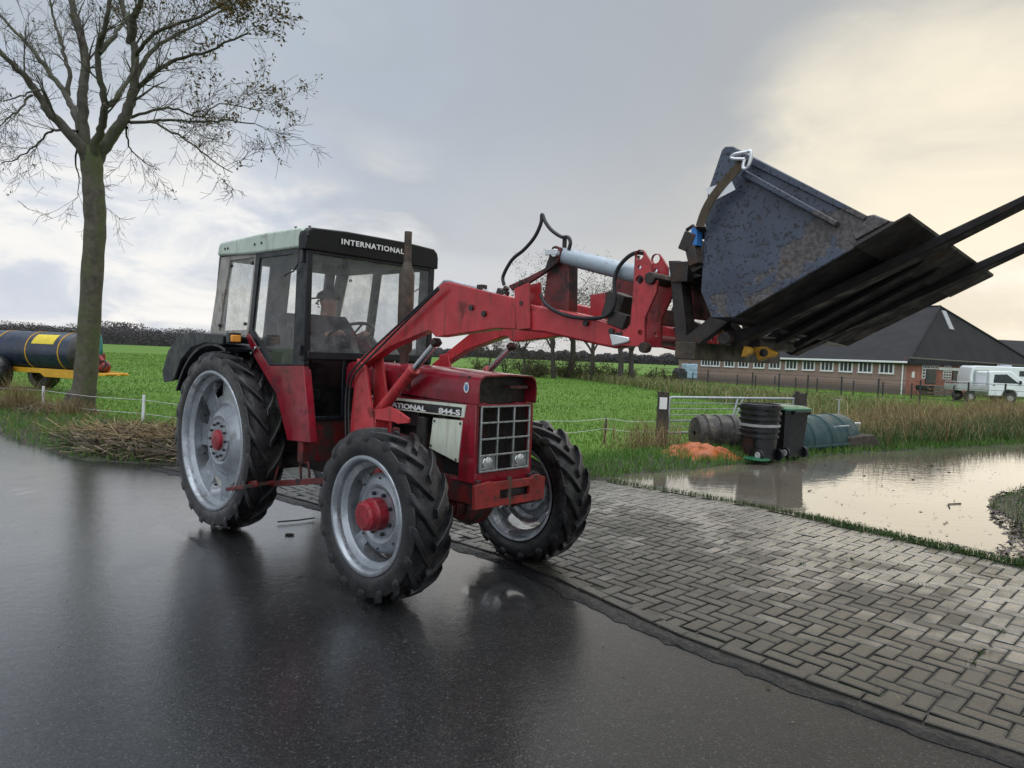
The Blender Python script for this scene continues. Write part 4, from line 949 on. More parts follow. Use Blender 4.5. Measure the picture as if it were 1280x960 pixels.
# crumbled asphalt seam along the blocks
mb = MB(); nseam = 0
path = []
for i in range(len(asph_edge)-1):
    a, b_ = Vector(asph_edge[i]), Vector(asph_edge[i+1]); k_ = max(2, int((b_-a).length/.06))
    for k in range(k_): path.append((a+(b_-a)*k/k_, (b_-a).normalized()))
cols = 7
for i, (p, t) in enumerate(path):
    nr = Vector((t.y, -t.x))
    for j in range(cols):
        d = -.02+.15*j/(cols-1)+(rng.normal(0, .012) if j == cols-1 else 0)
        h = .003+.010*math.sin(PI*min(1, j/(cols-1)))**.8*(.3+1.2*rng.random()) if 0 < j < cols-1 else .003
        q = p+nr*d; mb.v.append((q.x, q.y, h))
for i in range(len(path)-1):
    for j in range(cols-1): mb.f.append((i*cols+j, i*cols+j+1, (i+1)*cols+j+1, (i+1)*cols+j))
MT['seam'] = pm('seam', (.007, .007, .008), .45, var=.6, vs=20, bump=1., bs=70, dirt=((.05, .048, .045), 70, .64, .72), spec=.3)
struct(mb.build('kerb', 'seam', None, 0, 60))

# --- flooded drive (muddy water)
m, nt, b, co = newmat('flood_water'); MT['water'] = m
c_ = mixc(nt, ramp(nt, noise(nt, co, .5, 4), .35, .65), (.10, .088, .068), (.14, .122, .095))
nt.links.new(c_, b.inputs['Base Color']); b.inputs['Roughness'].default_value = .035; b.inputs['IOR'].default_value = 2.5
mp = nn(nt, 'ShaderNodeMapping'); mp.inputs['Scale'].default_value = (1, 2.6, 1); mp.inputs['Rotation'].default_value = (0, 0, R(-20)); nt.links.new(co, mp.inputs[0])
bn = nn(nt, 'ShaderNodeBump'); bn.inputs['Strength'].default_value = .035; bn.inputs['Distance'].default_value = .05
nt.links.new(mathn(nt, 'ADD', noise(nt, mp.outputs[0], 3.0, 3, .5, .5), mathn(nt, 'MULTIPLY', noise(nt, mp.outputs[0], 11, 2), .25)), bn.inputs['Height']); nt.links.new(bn.outputs[0], b.inputs['Normal'])
back = [(1.30, 9.52), (1.62, 9.85), (2.2, 10.3), (2.9, 10.75), (3.4, 11.25), (4.2, 11.7), (5.18, 12.4), (6.2, 13.3), (7.5, 14.15), (8.6, 14.7), (10.0, 15.5), (12.4, 16.9), (16, 19.5), (22, 24), (30, 30)]
near = [(30, 26), (20, 17.5), (14, 13.2), (10, 11.3), (8.6, 10.7), (7.6, 10.3), (7.0, 9.75), (6.4, 9.25), (5.95, 8.65), (5.7, 7.9), (5.25, 7.2), (4.95, 6.6), (4.60, 6.25), (4.48, 6.10)]
def jit(poly, s): return [(x+rng.normal(0, s), y+rng.normal(0, s)) for x, y in poly]
def dens(line, st):
    o = []
    for i in range(len(line)-1):
        a, b_ = Vector(line[i]), Vector(line[i+1]); k_ = max(1, int((b_-a).length/st))
        for k in range(k_): o.append(tuple(a+(b_-a)*k/k_))
    return o+[line[-1]]
poly_obj('flood_water', jit(dens(back, .25), .04)+jit(dens(near, .2), .05)+[(4.42, 6.03), (4.15, 6.37), (3.70, 6.93), (3.2, 7.64), (2.54, 8.39), (1.33, 9.36)], .012, 'water')
# banks with soil
MT['soil'] = pm('soil', (.035, .028, .020), .7, var=.5, vs=5, bump=.8, bs=25, dirt=((.03, .045, .014), 2.5, .45, .62))
def mound(name, poly, hmax, edge, step, mat, z=.0):
    a = np.array(poly); lo, hi = a.min(0)-step, a.max(0)+step; nx, ny = int((hi[0]-lo[0])/step)+1, int((hi[1]-lo[1])/step)+1
    X, Y = np.meshgrid(lo[0]+np.arange(nx)*step, lo[1]+np.arange(ny)*step, indexing='ij'); xf, yf = X.ravel(), Y.ravel()
    ins_ = inside(poly, xf, yf); d = np.full(len(xf), 9.)
    for i in range(len(poly)):
        p, q = np.array(poly[i]), np.array(poly[(i+1) % len(poly)]); t = np.clip(((xf-p[0])*(q-p)[0]+(yf-p[1])*(q-p)[1])/max(1e-9, np.dot(q-p, q-p)), 0, 1)
        d = np.minimum(d, np.hypot(xf-p[0]-t*(q-p)[0], yf-p[1]-t*(q-p)[1]))
    d = np.where(ins_, d, -d); h = z+hmax*np.clip(d/edge, -1.5, 1)+rng.normal(0, .014, len(xf))*(d > 0); h = np.where(d < -step*.5, z-.08, h)
    mb = MB(); mb.v = [(x, y, q) for x, y, q in zip(xf, yf, h)]
    for i in range(nx-1):
        for j in range(ny-1):
            k = [i*ny+j, (i+1)*ny+j, (i+1)*ny+j+1, i*ny+j+1]
            if max(d[t] for t in k) > -step: mb.f.append(tuple(k))
    o = struct(mb.build(name, mat, None, 0, 80)); return (xf, yf, h, d)
def hfun(grid, step=None):
    xf, yf, h, d = grid
    def f(P):
        # nearest grid lookup
        xs_ = np.unique(xf); ys_ = np.unique(yf); ix = np.clip(np.searchsorted(xs_, P[:, 0]), 0, len(xs_)-1); iy = np.clip(np.searchsorted(ys_, P[:, 1]), 0, len(ys_)-1)
        return h.reshape(len(xs_), len(ys_))[ix, iy]
    return f
rbank = near[3:][::-1]+[(10, 11.25), (15, 13.5), (16, 8), (12, 3.5), (7, 4.4), (5.3, 5.05), (4.52, 5.98)]
rbank = [(4.48, 6.10), (4.60, 6.25), (4.95, 6.6), (5.25, 7.2), (5.7, 7.9), (5.95, 8.65), (6.4, 9.25), (7.0, 9.75), (7.6, 10.3), (8.6, 10.7), (10, 11.3), (14, 13.2), (16, 12), (14, 4), (7.5, 4.0), (6.3, 3.6), (5.3, 5.02)]
g_r = mound('bank_ground', rbank, .14, .8, .1, 'soil', .0)
lbank = back[:12]+[(12.8, 18.2), (10.0, 17.2), (7.5, 16.2), (5.2, 14.6), (3.0, 13.0), (1.5, 11.6), (.2, 10.4), (-.8, 9.85), (.8, 9.62)]
g_l = mound('verge_ground', lbank, .10, .6, .12, 'soil', .0)
lv_ = [(-8.35, 11.5), (-7.5, 10.75), (-6.7, 10.2), (-6.2, 9.75), (-5.8, 9.5), (-5.2, 9.42), (-4.6, 9.38), (-3, 9.7), (-1, 9.75), (-.8, 9.9), (-1.5, 11.0), (-3.5, 11.8), (-6, 13.2), (-9.5, 15.2), (-13, 17.2), (-19, 21), (-18, 19.3), (-12, 14.4)]
g_v = mound('roadside_ground', lv_, .10, .5, .14, 'soil', .0)

# --- grasses
MT['grass'] = islandmat('grass', [(.040, .11, .014), (.07, .17, .024), (.10, .21, .034), (.13, .19, .05)], .55, .3, .25)
MT['lawn'] = islandmat('lawn', [(.105, .20, .024), (.135, .25, .034), (.165, .285, .046)], .6, .25, .25, patch=((.070, .160, .020), .35, .42, .62))
MT['dry'] = islandmat('dry', [(.16, .115, .055), (.26, .20, .10), (.34, .27, .15), (.12, .10, .04), (.20, .12, .06)], .7, .2, .2)
MT['litter'] = islandmat('litter', [(.05, .034, .02), (.10, .072, .045), (.20, .155, .10), (.022, .016, .011), (.04, .028, .018)], .6, .3)
MT['weed'] = islandmat('weed', [(.025, .06, .012), (.04, .085, .016), (.06, .10, .025)], .5, .35, .2)
blk_l = lambda P: ~(inside(back+near, P[:, 0], P[:, 1]) | inside(pav, P[:, 0], P[:, 1]))
n = 130000
Y_ = 10.2+(95-10.2)*rng.random(n)**2.2; X_ = rng.uniform(-.80, .80, n)*Y_; P_ = np.stack([X_, Y_], 1)
# keep the pasture side of the verge / bank line
bl_ = np.array([(-40, 37.5), (-19, 20.5), (-13, 16.6), (-9.5, 14.7), (-6, 12.7), (-3.5, 11.4), (-1.5, 10.6), (.2, 10.6), (1.5, 11.6), (3.0, 13.0), (5.2, 14.4), (7.5, 16), (10, 17), (13, 18.2), (20, 24), (34, 34)])
keep = P_[:, 1] > np.interp(P_[:, 0], bl_[:, 0], bl_[:, 1]); P_ = P_[keep]; n = len(P_)
blades('pasture_grass', P_, rng.uniform(.03, .07, n)*(1+.010*P_[:, 1]), .007+.0009*P_[:, 1], lean(n, .35), 'lawn', z0=np.full(n, -.03))
P_ = sample(lbank, 15000); h_ = hfun(g_l)(P_); n = len(P_)
blades('bank_grass', P_, rng.uniform(.07, .20, n), rng.uniform(.007, .014, n), lean(n, .5), 'grass', z0=h_)
P_ = sample(lv_, 16000); h_ = hfun(g_v)(P_); n = len(P_)
blades('verge_grass', P_, rng.uniform(.05, .17, n), rng.uniform(.006, .012, n), lean(n, .5), 'grass', z0=h_)
P_ = sample(lv_, 1500); h_ = hfun(g_v)(P_); n = len(P_)
blades('verge_dry_grass', P_, rng.uniform(.1, .35, n), rng.uniform(.005, .010, n), lean(n, .7), 'dry', z0=h_)
P_ = sample(rbank, 24000); P_ = P_[(P_[:, 0] < 12)]; d_ = g_r; h_ = hfun(g_r)(P_); n = len(P_)
blades('right_bank_grass', P_, rng.uniform(.04, .15, n), rng.uniform(.005, .011, n), lean(n, .6), islandmat('bank_mix', [(.05, .09, .018), (.08, .13, .028), (.20, .17, .09), (.06, .05, .03), (.09, .15, .03)], .6), z0=h_)
# creeping plants on the tip of the right bank and along the paving
tip = [(4.48, 6.10), (4.95, 6.6), (5.7, 7.9), (5.95, 8.65), (7.0, 9.75), (7.6, 10.3), (8.6, 10.7), (8.9, 10.2), (7.4, 9.4), (6.6, 8.5), (5.8, 6.9), (5.0, 5.8)]
P_ = sample(tip, 1300); leaves('bank_weeds', np.column_stack([P_, hfun(g_r)(P_)+rng.uniform(0, .05, len(P_))]), rng.uniform(.010, .025, len(P_)), 'weed', 'stuff', flat=.3)
MT['leaf_wet'] = islandmat('leaf_wet', [(.018, .014, .018), (.035, .024, .022), (.06, .04, .025), (.022, .02, .03)], .3, .5)
strip_ = [(3.6, 7.15), (3.8, 6.98), (4.24, 6.40), (4.55, 6.03), (5.1, 5.3), (6.3, 3.8), (6.5, 4.2), (5.5, 5.6), (5.1, 6.6), (5.7, 7.6), (5.9, 8.6), (6.9, 9.7), (6.4, 9.3), (5.6, 8.1), (5.0, 6.9), (4.4, 6.35), (3.8, 7.1)]
P_ = sample(strip_, 1700); leaves('fallen_leaves', np.column_stack([P_, .022+rng.uniform(0, .025, len(P_))]), rng.uniform(.015, .035, len(P_)), 'leaf_wet', 'stuff', flat=.75)
def along(line, n, s, jitter):
    d_ = dens(line, .02); i = rng.integers(0, len(d_), n); return np.array(d_)[i]+rng.normal(0, jitter, (n, 2))
P_ = np.vstack([along([(1.35, 9.42), (2.575, 8.43), (3.245, 7.69)], 900, .02, .022), along([(3.245, 7.69), (3.753, 6.97), (4.193, 6.40), (4.49, 6.0), (5.3, 5.0)], 3800, .02, .05)])
blades('paving_edge_grass', P_, rng.uniform(.02, .075, len(P_)), rng.uniform(.004, .009, len(P_)), lean(len(P_), .6), 'weed', z0=np.full(len(P_), .012))
# tufts in joints near the right end
tp_ = []
for k in range(150):
    u = rng.integers(4, 62); v = rng.integers(-30, 34); x, y = .6+u*U_*ca-v*U_*sa, 6.6+u*U_*sa+v*U_*ca
    if inside(pav, np.array([x]), np.array([y]))[0] and rng.random() < np.clip((x-1.6)/2.5, 0, 1): tp_.append((x, y))
P_ = np.repeat(np.array(tp_), 14, 0)+rng.normal(0, .016, (len(tp_)*14, 2))
blades('joint_weeds', P_, rng.uniform(.008, .022, len(P_)), rng.uniform(.004, .008, len(P_)), lean(len(P_), .8), 'weed', z0=np.full(len(P_), .015))
# debris specks over paving, road and water
def specks(name, poly, n, smin, smax, z, mat):
    P_ = sample(poly, n); leaves(name, np.column_stack([P_, np.full(n, z)+rng.uniform(0, .006, n)]), rng.uniform(smin, smax, n), mat, 'stuff', flat=.93)
specks('paving_litter', pav, 520, .005, .018, .025, 'leaf_wet')
specks('road_litter', [(-7, 9), (-4.7, 9.2), (.4, 4.7), (2.2, 2.8), (2, .8), (-2, .8), (-6, 5)], 160, .004, .016, .006, 'litter')
specks('floating_litter', [(1.8, 9.4), (3.9, 7.1), (4.6, 6.4), (5.9, 8.9), (8, 11), (9, 13.5), (6, 12.4), (3.5, 10.9)], 260, .008, .030, .016, 'leaf_wet')
# tall dry reeds beyond the flooded drive
reed = [(6.6, 14.9), (7.6, 14.35), (10, 15.7), (12.4, 17.1), (16, 19.8), (23, 25), (30, 31), (32, 36), (26, 35), (18, 29), (12, 24), (8.3, 19.6), (6.9, 16.5)]
P_ = sample(reed, 15000); dd = rng.random(len(P_)); n = len(P_)
cl = .55+.75*np.clip(.5+.5*np.sin(P_[:, 0]*1.7+np.sin(P_[:, 1]*1.3))*np.cos(P_[:, 1]*.9), 0, 1)
blades('reed_vegetation', P_, rng.uniform(.30, 1.0, n)*cl, rng.uniform(.008, .018, n), lean(n, .55, -.2), 'dry', curve=1.3)
P_ = sample(reed[:7]+[(28, 31), (15, 22), (9, 16.9)], 15000); n = len(P_); blades('bank_weed_grass', P_, rng.uniform(.12, .65, n), rng.uniform(.010, .022, n), lean(n, .5), 'weed')
# rough strip running to the hedge
rough = [(8.4, 21), (12, 24), (16, 28), (15, 32), (12.5, 38), (10.5, 46), (7, 60), (4, 74), (1.5, 74), (4.5, 62), (7.5, 46), (8.8, 37), (9.0, 30)]
P_ = sample(rough, 9000); n = len(P_)
blades('rough_grass', P_, rng.uniform(.25, .85, n), .012+.0007*P_[:, 1], lean(n, .4), islandmat('rough', [(.16, .15, .06), (.24, .20, .10), (.10, .14, .03), (.06, .13, .022), (.30, .25, .13), (.08, .16, .03)], .7), kind='stuff')
# heap of dead reeds beside the road
heap = [(-6.9, 10.75), (-6.2, 9.95), (-5.5, 9.55), (-4.4, 9.42), (-3.2, 9.85), (-3.4, 11.0), (-4.4, 11.6), (-5.3, 12.0), (-6.1, 11.9), (-7.0, 11.5)]
g_h = mound('heap_ground', heap, .13, .9, .1, 'soil', .02)
P_ = sample(heap, 5200); h_ = hfun(g_h)(P_); n = len(P_)
def straws(name, P, z, L_, W_, mat, tilt=.25):
    n = len(P); a = rng.normal(.1, .75, n); t = rng.normal(0, tilt, n); L_ = np.asarray(L_); W_ = np.asarray(W_)
    d = np.stack([np.cos(a)*np.cos(t), np.sin(a)*np.cos(t), np.sin(t)], 1); w = np.stack([-np.sin(a), np.cos(a), rng.normal(0, .6, n)], 1)
    c = np.column_stack([P, z]); v = np.stack([c-d*L_[:, None]/2-w*W_[:, None]/2, c-d*L_[:, None]/2+w*W_[:, None]/2, c+d*L_[:, None]/2+w*W_[:, None]*.3, c+d*L_[:, None]/2-w*W_[:, None]*.3], 1).astype(np.float32)
    f = np.arange(n*4).astype(np.int32); me = bpy.data.meshes.new(name); me.vertices.add(n*4); me.vertices.foreach_set('co', v.ravel()); me.loops.add(n*4); me.loops.foreach_set('vertex_index', f); me.polygons.add(n); me.polygons.foreach_set('loop_start', np.arange(0, n*4, 4, dtype=np.int32)); me.update(calc_edges=True); me.validate()
    o = bpy.data.objects.new(name, me); col.objects.link(o); me.materials.append(MT[mat]); o['kind'] = 'stuff'; return o
straws('reed_litter', P_, h_+rng.uniform(0, .12, n), rng.uniform(.12, .7, n), rng.uniform(.006, .015, n), 'litter', .32)
P_ = sample([(-7.8, 11.6), (-5.5, 9.9), (-4.2, 10.2), (-5, 11.4), (-7, 12.5)], 900); straws('straw_litter', P_, hfun(g_h)(P_)+rng.uniform(.08, .2, 900), rng.uniform(.2, .9, 900), rng.uniform(.006, .012, 900), 'dry', .3)
tuft_ = [(-11.6, 15.6), (-9.4, 14.2), (-9.0, 14.6), (-11, 16)]
P_ = np.vstack([sample(tuft_, 800), rng.normal((-10.3, 14.7), (.25, .2), (500, 2)), rng.normal((-8.85, 14.1), (.25, .22), (350, 2))]); n = len(P_)
blades('dry_grass', P_, np.concatenate([rng.uniform(.15, .4, 800), rng.uniform(.3, .95, 500), rng.uniform(.2, .6, 350)]), rng.uniform(.006, .012, n), lean(n, .45), 'dry', z0=np.full(n, .05))
straws('straw_litter', sample([(-13, 16.3), (-9.2, 13.6), (-8.9, 14.1), (-12.5, 16.9)], 1400), rng.uniform(.08, .2, 1400), rng.uniform(.15, .6, 1400), rng.uniform(.007, .015, 1400), 'litter', .25)

# --- trees
MT['bark'] = pm('bark', (.075, .066, .046), .8, var=.4, vs=6, bump=.9, bs=22, dirt=((.070, .085, .030), 1.6, .42, .62))
MT['limb'] = pm('limb', (.056, .049, .036), .8, var=.4, vs=5, bump=.7, bs=25, dirt=((.060, .068, .030), 1.5, .44, .66))
MT['twig'] = pm('twig', (.045, .036, .030), .8, var=.3)
MT['far_twig'] = pm('far_twig', (.050, .043, .036), .9, var=.3)
MT['leaf_brown'] = islandmat('leaf_brown', [(.07, .045, .015), (.12, .085, .025), (.05, .05, .015), (.16, .10, .03)], .6, .3, .3)
def grow(mb, p, d, ln, r, lvl, tips, droop=.0, n=5, kids=(3, 4), wob=.22, shrink=.62):
    k_ = max(3, int(ln/.22) if lvl > 1 else 4); k_ = min(k_, 9); pts = [Vector(p)]; d = Vector(d).normalized(); step = ln/k_
    for i in range(k_):
        d = (d+Vector((rng.normal(0, wob), rng.normal(0, wob), rng.normal(0, wob)-droop))*.45).normalized(); pts.append(pts[-1]+d*step)
    mb.tube(pts, [max(.0036, r*(1-.72*i/k_)) for i in range(k_+1)], n if lvl > 1 else 3, False)
    tips.append(pts[-1]); tips.append(pts[k_//2])
    if lvl <= 0: return
    for j in range(rng.integers(kids[0], kids[1]+1)):
        i = rng.integers(max(1, k_//4), k_+1); q = pts[i]; dd_ = (pts[i]-pts[i-1]).normalized()
        a = Vector(rng.normal(0, 1, 3)); a = (a-dd_*a.dot(dd_)).normalized()
        grow(mb, q, dd_*.75+a*rng.uniform(.45, .9), ln*shrink*rng.uniform(.7, 1.15), max(.003, r*(1-.72*i/k_)*.62), lvl-1, tips, droop, max(3, n-1), kids, wob, shrink)
# the roadside tree; limbs measured on the trunk's own plane, then bent in depth
TR = thing('roadside_tree', 'tall nearly bare tree with a mossy trunk standing on the verge before the slurry tanker', 'tree', (-8.999, 14.6, -0.014))
TO = Vector((-8.999, 14.6, -0.014))
tk = [(-9.03, 14.6, -0.132), (-8.983, 14.6, 0.087), (-8.906, 14.6, 0.458), (-8.849, 14.6, 1.043), (-8.798, 14.6, 2.04), (-8.751, 14.6, 3.197), (-8.714, 14.6, 3.936), (-8.738, 14.6, 4.426), (-8.779, 14.6, 4.914), (-8.819, 14.6, 5.319), (-8.872, 14.6, 5.56)]
rad = [(0.349, 0.282, 0.233, 0.219, 0.209, 0.206, 0.203, 0.209, 0.196, 0.208, 0.199)][0]
mb = MB(); pts = smooth_path(tk, 4); rr_ = np.interp(np.linspace(0, 10, len(pts)), range(11), rad)
pts = [Vector(p)-TO for p in pts]
mb.tube(pts, [float(r_)*(1+.035*math.sin(i*1.7)) for i, r_ in enumerate(rr_)], 22)
for k in range(7):
    a = 2*PI*k/7+.3; rt0 = Vector((math.cos(a), math.sin(a), 0)); mb.tube([rt0*.12+Vector((0, 0, .55)), rt0*.24+Vector((0, 0, .18)), rt0*.44+Vector((0, 0, -.05))], [.10, .10, .05], 8)
trunk = mb.build('trunk', 'bark', TR, 0, 70)
lim3 = [([(-8.832, 14.6, 5.091), (-8.867, 14.487, 5.383), (-8.98, 14.375, 5.602), (-9.251, 14.262, 5.922), (-9.421, 14.15, 6.145), (-9.539, 14.037, 6.412), (-9.696, 13.85, 6.689), (-9.847, 13.625, 6.895), (-10.063, 13.4, 7.162)], 0.125),
([(-8.849, 14.6, 5.155), (-9.087, 14.787, 5.689), (-9.344, 14.975, 6.2), (-9.62, 15.162, 6.62), (-9.916, 15.35, 6.98), (-10.356, 15.537, 7.445), (-10.857, 15.75, 7.961), (-11.374, 15.975, 8.423), (-12.083, 16.2, 9.03)], 0.091),
([(-8.832, 14.6, 5.091), (-8.996, 14.667, 5.656), (-9.097, 14.733, 6.326), (-9.13, 14.8, 6.839), (-9.149, 14.9, 7.368), (-9.338, 15, 8.061), (-9.543, 15.1, 8.595), (-9.734, 15.2, 9.218), (-9.899, 15.3, 10.346), (-10.152, 15.4, 11.562)], 0.125),
([(-9.778, 15.3, 6.798), (-9.827, 15.42, 7.299), (-10.029, 15.56, 7.86), (-10.292, 15.74, 8.359), (-10.559, 15.92, 8.954), (-10.852, 16.1, 9.909)], 0.053),
([(-8.816, 14.6, 5.124), (-8.67, 14.48, 5.582), (-8.49, 14.36, 5.872), (-8.345, 14.24, 6.187), (-8.283, 14.1, 6.375), (-8.296, 13.95, 6.783), (-8.247, 13.8, 7.258), (-8.04, 13.65, 7.501), (-7.855, 13.5, 7.959), (-7.735, 13.35, 8.546), (-7.592, 13.2, 9.474)], 0.091),
([(-8.78, 14.6, 4.962), (-8.715, 14.7, 5.416), (-8.515, 14.8, 5.88), (-8.328, 14.9, 6.281), (-8.243, 15.033, 6.795), (-8.259, 15.167, 7.429), (-8.411, 15.3, 8.066), (-8.597, 15.467, 8.556), (-8.872, 15.633, 9.052), (-9.154, 15.8, 9.813)], 0.141),
([(-8.443, 15.3, 7.98), (-8.318, 15.15, 8.336), (-8.082, 14.95, 8.661), (-7.804, 14.75, 9.138), (-7.5, 14.6, 10.024)], 0.091),
([(-8.206, 14, 6.188), (-8.057, 14.2, 6.53), (-8.155, 14.8, 7.122), (-8.176, 15.1, 7.655)], 0.066),
([(-8.215, 13.8, 7.183), (-8.146, 14.1, 7.577), (-8.13, 14.4, 7.964), (-8.196, 14.8, 8.421)], 0.058),
([(-8.251, 15.2, 6.99), (-7.825, 14.96, 7.198), (-7.312, 14.66, 7.342), (-6.707, 14.24, 7.351), (-5.972, 13.82, 7.356), (-5.198, 13.4, 7.5)], 0.053),
([(-8.255, 15.2, 7.191), (-8.187, 15.44, 7.763), (-8.025, 15.72, 8.18), (-7.764, 16.08, 8.577), (-7.267, 16.44, 9.119), (-6.723, 16.8, 9.715)], 0.056),
([(-8.351, 15.3, 7.597), (-8.075, 15, 7.781), (-7.459, 14.6, 7.986), (-6.531, 14, 7.949), (-5.693, 13.48, 8.033), (-4.92, 13, 8.183)], 0.050),
([(-8.299, 15, 6.249), (-7.751, 14.76, 6.192), (-7.146, 14.44, 6.142), (-6.391, 13.96, 5.982), (-5.676, 13.56, 5.909), (-4.96, 13.2, 5.745)], 0.038),
([(-8.321, 15.1, 6.348), (-7.975, 15.34, 6.612), (-7.683, 15.62, 6.772), (-7.229, 15.98, 6.738), (-6.957, 16.38, 7.155), (-6.095, 16.8, 7.189)], 0.033),
([(-7.585, 14.6, 6.13), (-6.987, 14.225, 5.841), (-6.432, 13.9, 5.529), (-5.904, 13.6, 5.158), (-5.394, 13.3, 4.873)], 0.028),
([(-8.275, 14.9, 6.118), (-8.485, 15.35, 5.966), (-8.585, 15.7, 5.806), (-8.384, 16, 5.633), (-8.263, 16.3, 5.574)], 0.023),
([(-9.123, 14.6, 5.875), (-9.702, 14.96, 6.015), (-10.167, 15.28, 6.048), (-10.584, 15.52, 5.814), (-11.216, 15.8, 5.59), (-11.736, 16.1, 5.564)], 0.033),
([(-9.226, 14.1, 5.948), (-9.22, 13.725, 6.355), (-9.301, 13.4, 6.202), (-9.386, 13.1, 6.002), (-9.386, 12.8, 5.837)], 0.028),
([(-9.295, 13.5, 6.224), (-9.307, 13.2, 5.866), (-9.34, 12.9, 5.546), (-9.347, 12.6, 5.236)], 0.025),
([(-9.086, 14.6, 5.552), (-9.397, 15, 5.323), (-9.512, 15.3, 5.144), (-9.647, 15.5, 4.756)], 0.022)]
mb = MB(); tips = []
for pts3, r0 in lim3:
    k_ = len(pts3); sp = smooth_path(pts3, 4); r_ = [max(.006, r0*(1-.72*i/(len(sp)-1))) for i in range(len(sp))]
    sp = [p-TO+Vector(rng.normal(0, .012, 3)) for p in sp]
    mb.tube(sp, r_, 10 if r0 > .05 else 7, False)
    total = sum((sp[i+1]-sp[i]).length for i in range(len(sp)-1)); nk = max(3, int(total*(2.6 if r0 > .06 else 4.8)))
    for q in range(nk):
        i = int(rng.integers(max(1, len(sp)//4), len(sp))); dd_ = (sp[i]-sp[i-1]).normalized()
        a = Vector(rng.normal(0, 1, 3)); a.y *= .8; a = (a-dd_*a.dot(dd_)).normalized()
        grow(mb, sp[i], dd_*.85+a*rng.uniform(.4, .8)+Vector((0, 0, .12)), rng.uniform(.45, 1.0), max(.005, r_[i]*.32), 2, tips, -.025, 5, (3, 5), .2, .6)
mb.build('branches', 'limb', TR, 0, 70)
tp = np.array([tuple(t) for t in tips]); rx = tp[:, 0]
w = np.clip((rx-1.9)/1.6, 0, 1)*np.clip((tp[:, 2]-5.6)/1.4, .06, 1)+.008+.25*(tp[:, 2] > 8.2)*(rx > .2)
sel = tp[rng.random(len(tp)) < w*.5]; sel = np.repeat(sel, 3, 0)+rng.normal(0, .055, (len(sel)*3, 3))
leaves('leaves', sel, rng.uniform(.03, .055, len(sel)), 'leaf_brown', None, TR)

def bare_tree(x, y, h, spread, label, leafy=0, group='bare trees along the field edge', tw=.02):
    t = thing('bare_tree', label, 'tree', (x, y, -.03), 0, group)
    tr = MB(); pts = [Vector((0, 0, -.1)), Vector((rng.normal(0, .1), 0, h*.2)), Vector((rng.normal(0, .2), 0, h*.42))]
    r0 = h*.026; tr.tube(smooth_path(pts, 4), [r0*(1-.45*i/8) for i in range(9)], 10); tr.build('trunk', 'far_twig', t, 0, 70)
    br = MB(); tips = []
    for k in range(9):
        q = pts[1].lerp(pts[2], rng.uniform(.2, 1)); a = rng.uniform(0, 2*PI)
        grow(br, q, Vector((math.cos(a)*spread, math.sin(a)*spread, 1.0)), h*rng.uniform(.32, .48), r0*.42, 3, tips, 0, 5, (3, 4), .2, .6)
    br.v = [tuple(v) for v in br.v]
    br.build('crown', 'far_twig', t, 0, 70)
    if leafy:
        tp = np.array([tuple(q) for q in tips]); sel = np.repeat(tp, leafy, 0); sel = sel+rng.normal(0, .16, sel.shape)
        leaves('leaves', sel, rng.uniform(.05, .09, len(sel)), 'leaf_green', None, t)
MT['leaf_green'] = islandmat('leaf_green', [(.035, .04, .015), (.06, .06, .02), (.09, .075, .03), (.03, .03, .012)], .6, .3, .2)
trees = [(0.97, 62.00, 5.38, 0.70, 0, 'many stemmed bare tree half hidden behind the loader arm'),
(3.41, 58.00, 9.05, 0.80, 3, 'forked bare tree rising behind the tilt cylinder'),
(4.83, 60.00, 11.89, 0.90, 4, 'taller half leafless tree with small leaves showing under the grey cylinder'),
(6.17, 55.00, 8.06, 0.80, 2, 'slender single trunk tree seen below the red loader arm'),
(7.65, 50.00, 9.02, 0.80, 0, 'thick bare trunk left of its twin under the loader tool plate'),
(8.53, 50.50, 8.57, 0.80, 0, 'thick bare trunk right of its twin under the loader tool plate'),
(18.54, 72.00, 10.44, 0.80, 0, 'bare tree glimpsed through the gap under the bucket'),
(-2.32, 70.00, 4.65, 0.70, 1, 'small bare tree at the left end of the hedge')]
for (x, y, h, sp_, lf, lb) in trees: bare_tree(x, y, h, sp_, lb, lf)
# hedge shrubs along the far ditch
MT['shrub'] = islandmat('shrub', [(.035, .045, .014), (.06, .06, .022), (.09, .075, .035), (.05, .035, .02), (.075, .08, .025)], .7, .2, .2)
def shrub(x, y, w_, h, label, group='shrubs along the field edge', mat='shrub', n=900, ls=.09):
    t = thing('shrub', label, 'shrub', (x, y, -.03), 0, group)
    st_ = MB(); tips = []
    for k in range(9):
        a = rng.uniform(0, 2*PI); grow(st_, (math.cos(a)*.12, math.sin(a)*.12, 0), Vector((math.cos(a)*w_*.55, math.sin(a)*.4, h*.8)), h*.62, .03, 2, tips, 0, 4, (3, 4), .22, .6)
    st_.build('stems', 'far_twig', t, 0, 70)
    tp = np.array([tuple(q) for q in tips]); lo = rng.integers(0, len(tp), n); P_ = tp[lo]*np.array([1, 1, 1])*rng.uniform(.35, 1.05, (n, 1))+rng.normal(0, .12*h/2, (n, 3)); P_[:, 2] = np.abs(P_[:, 2])
    leaves('foliage', P_, rng.uniform(ls*.5, ls*1.2, n), mat, None, t)
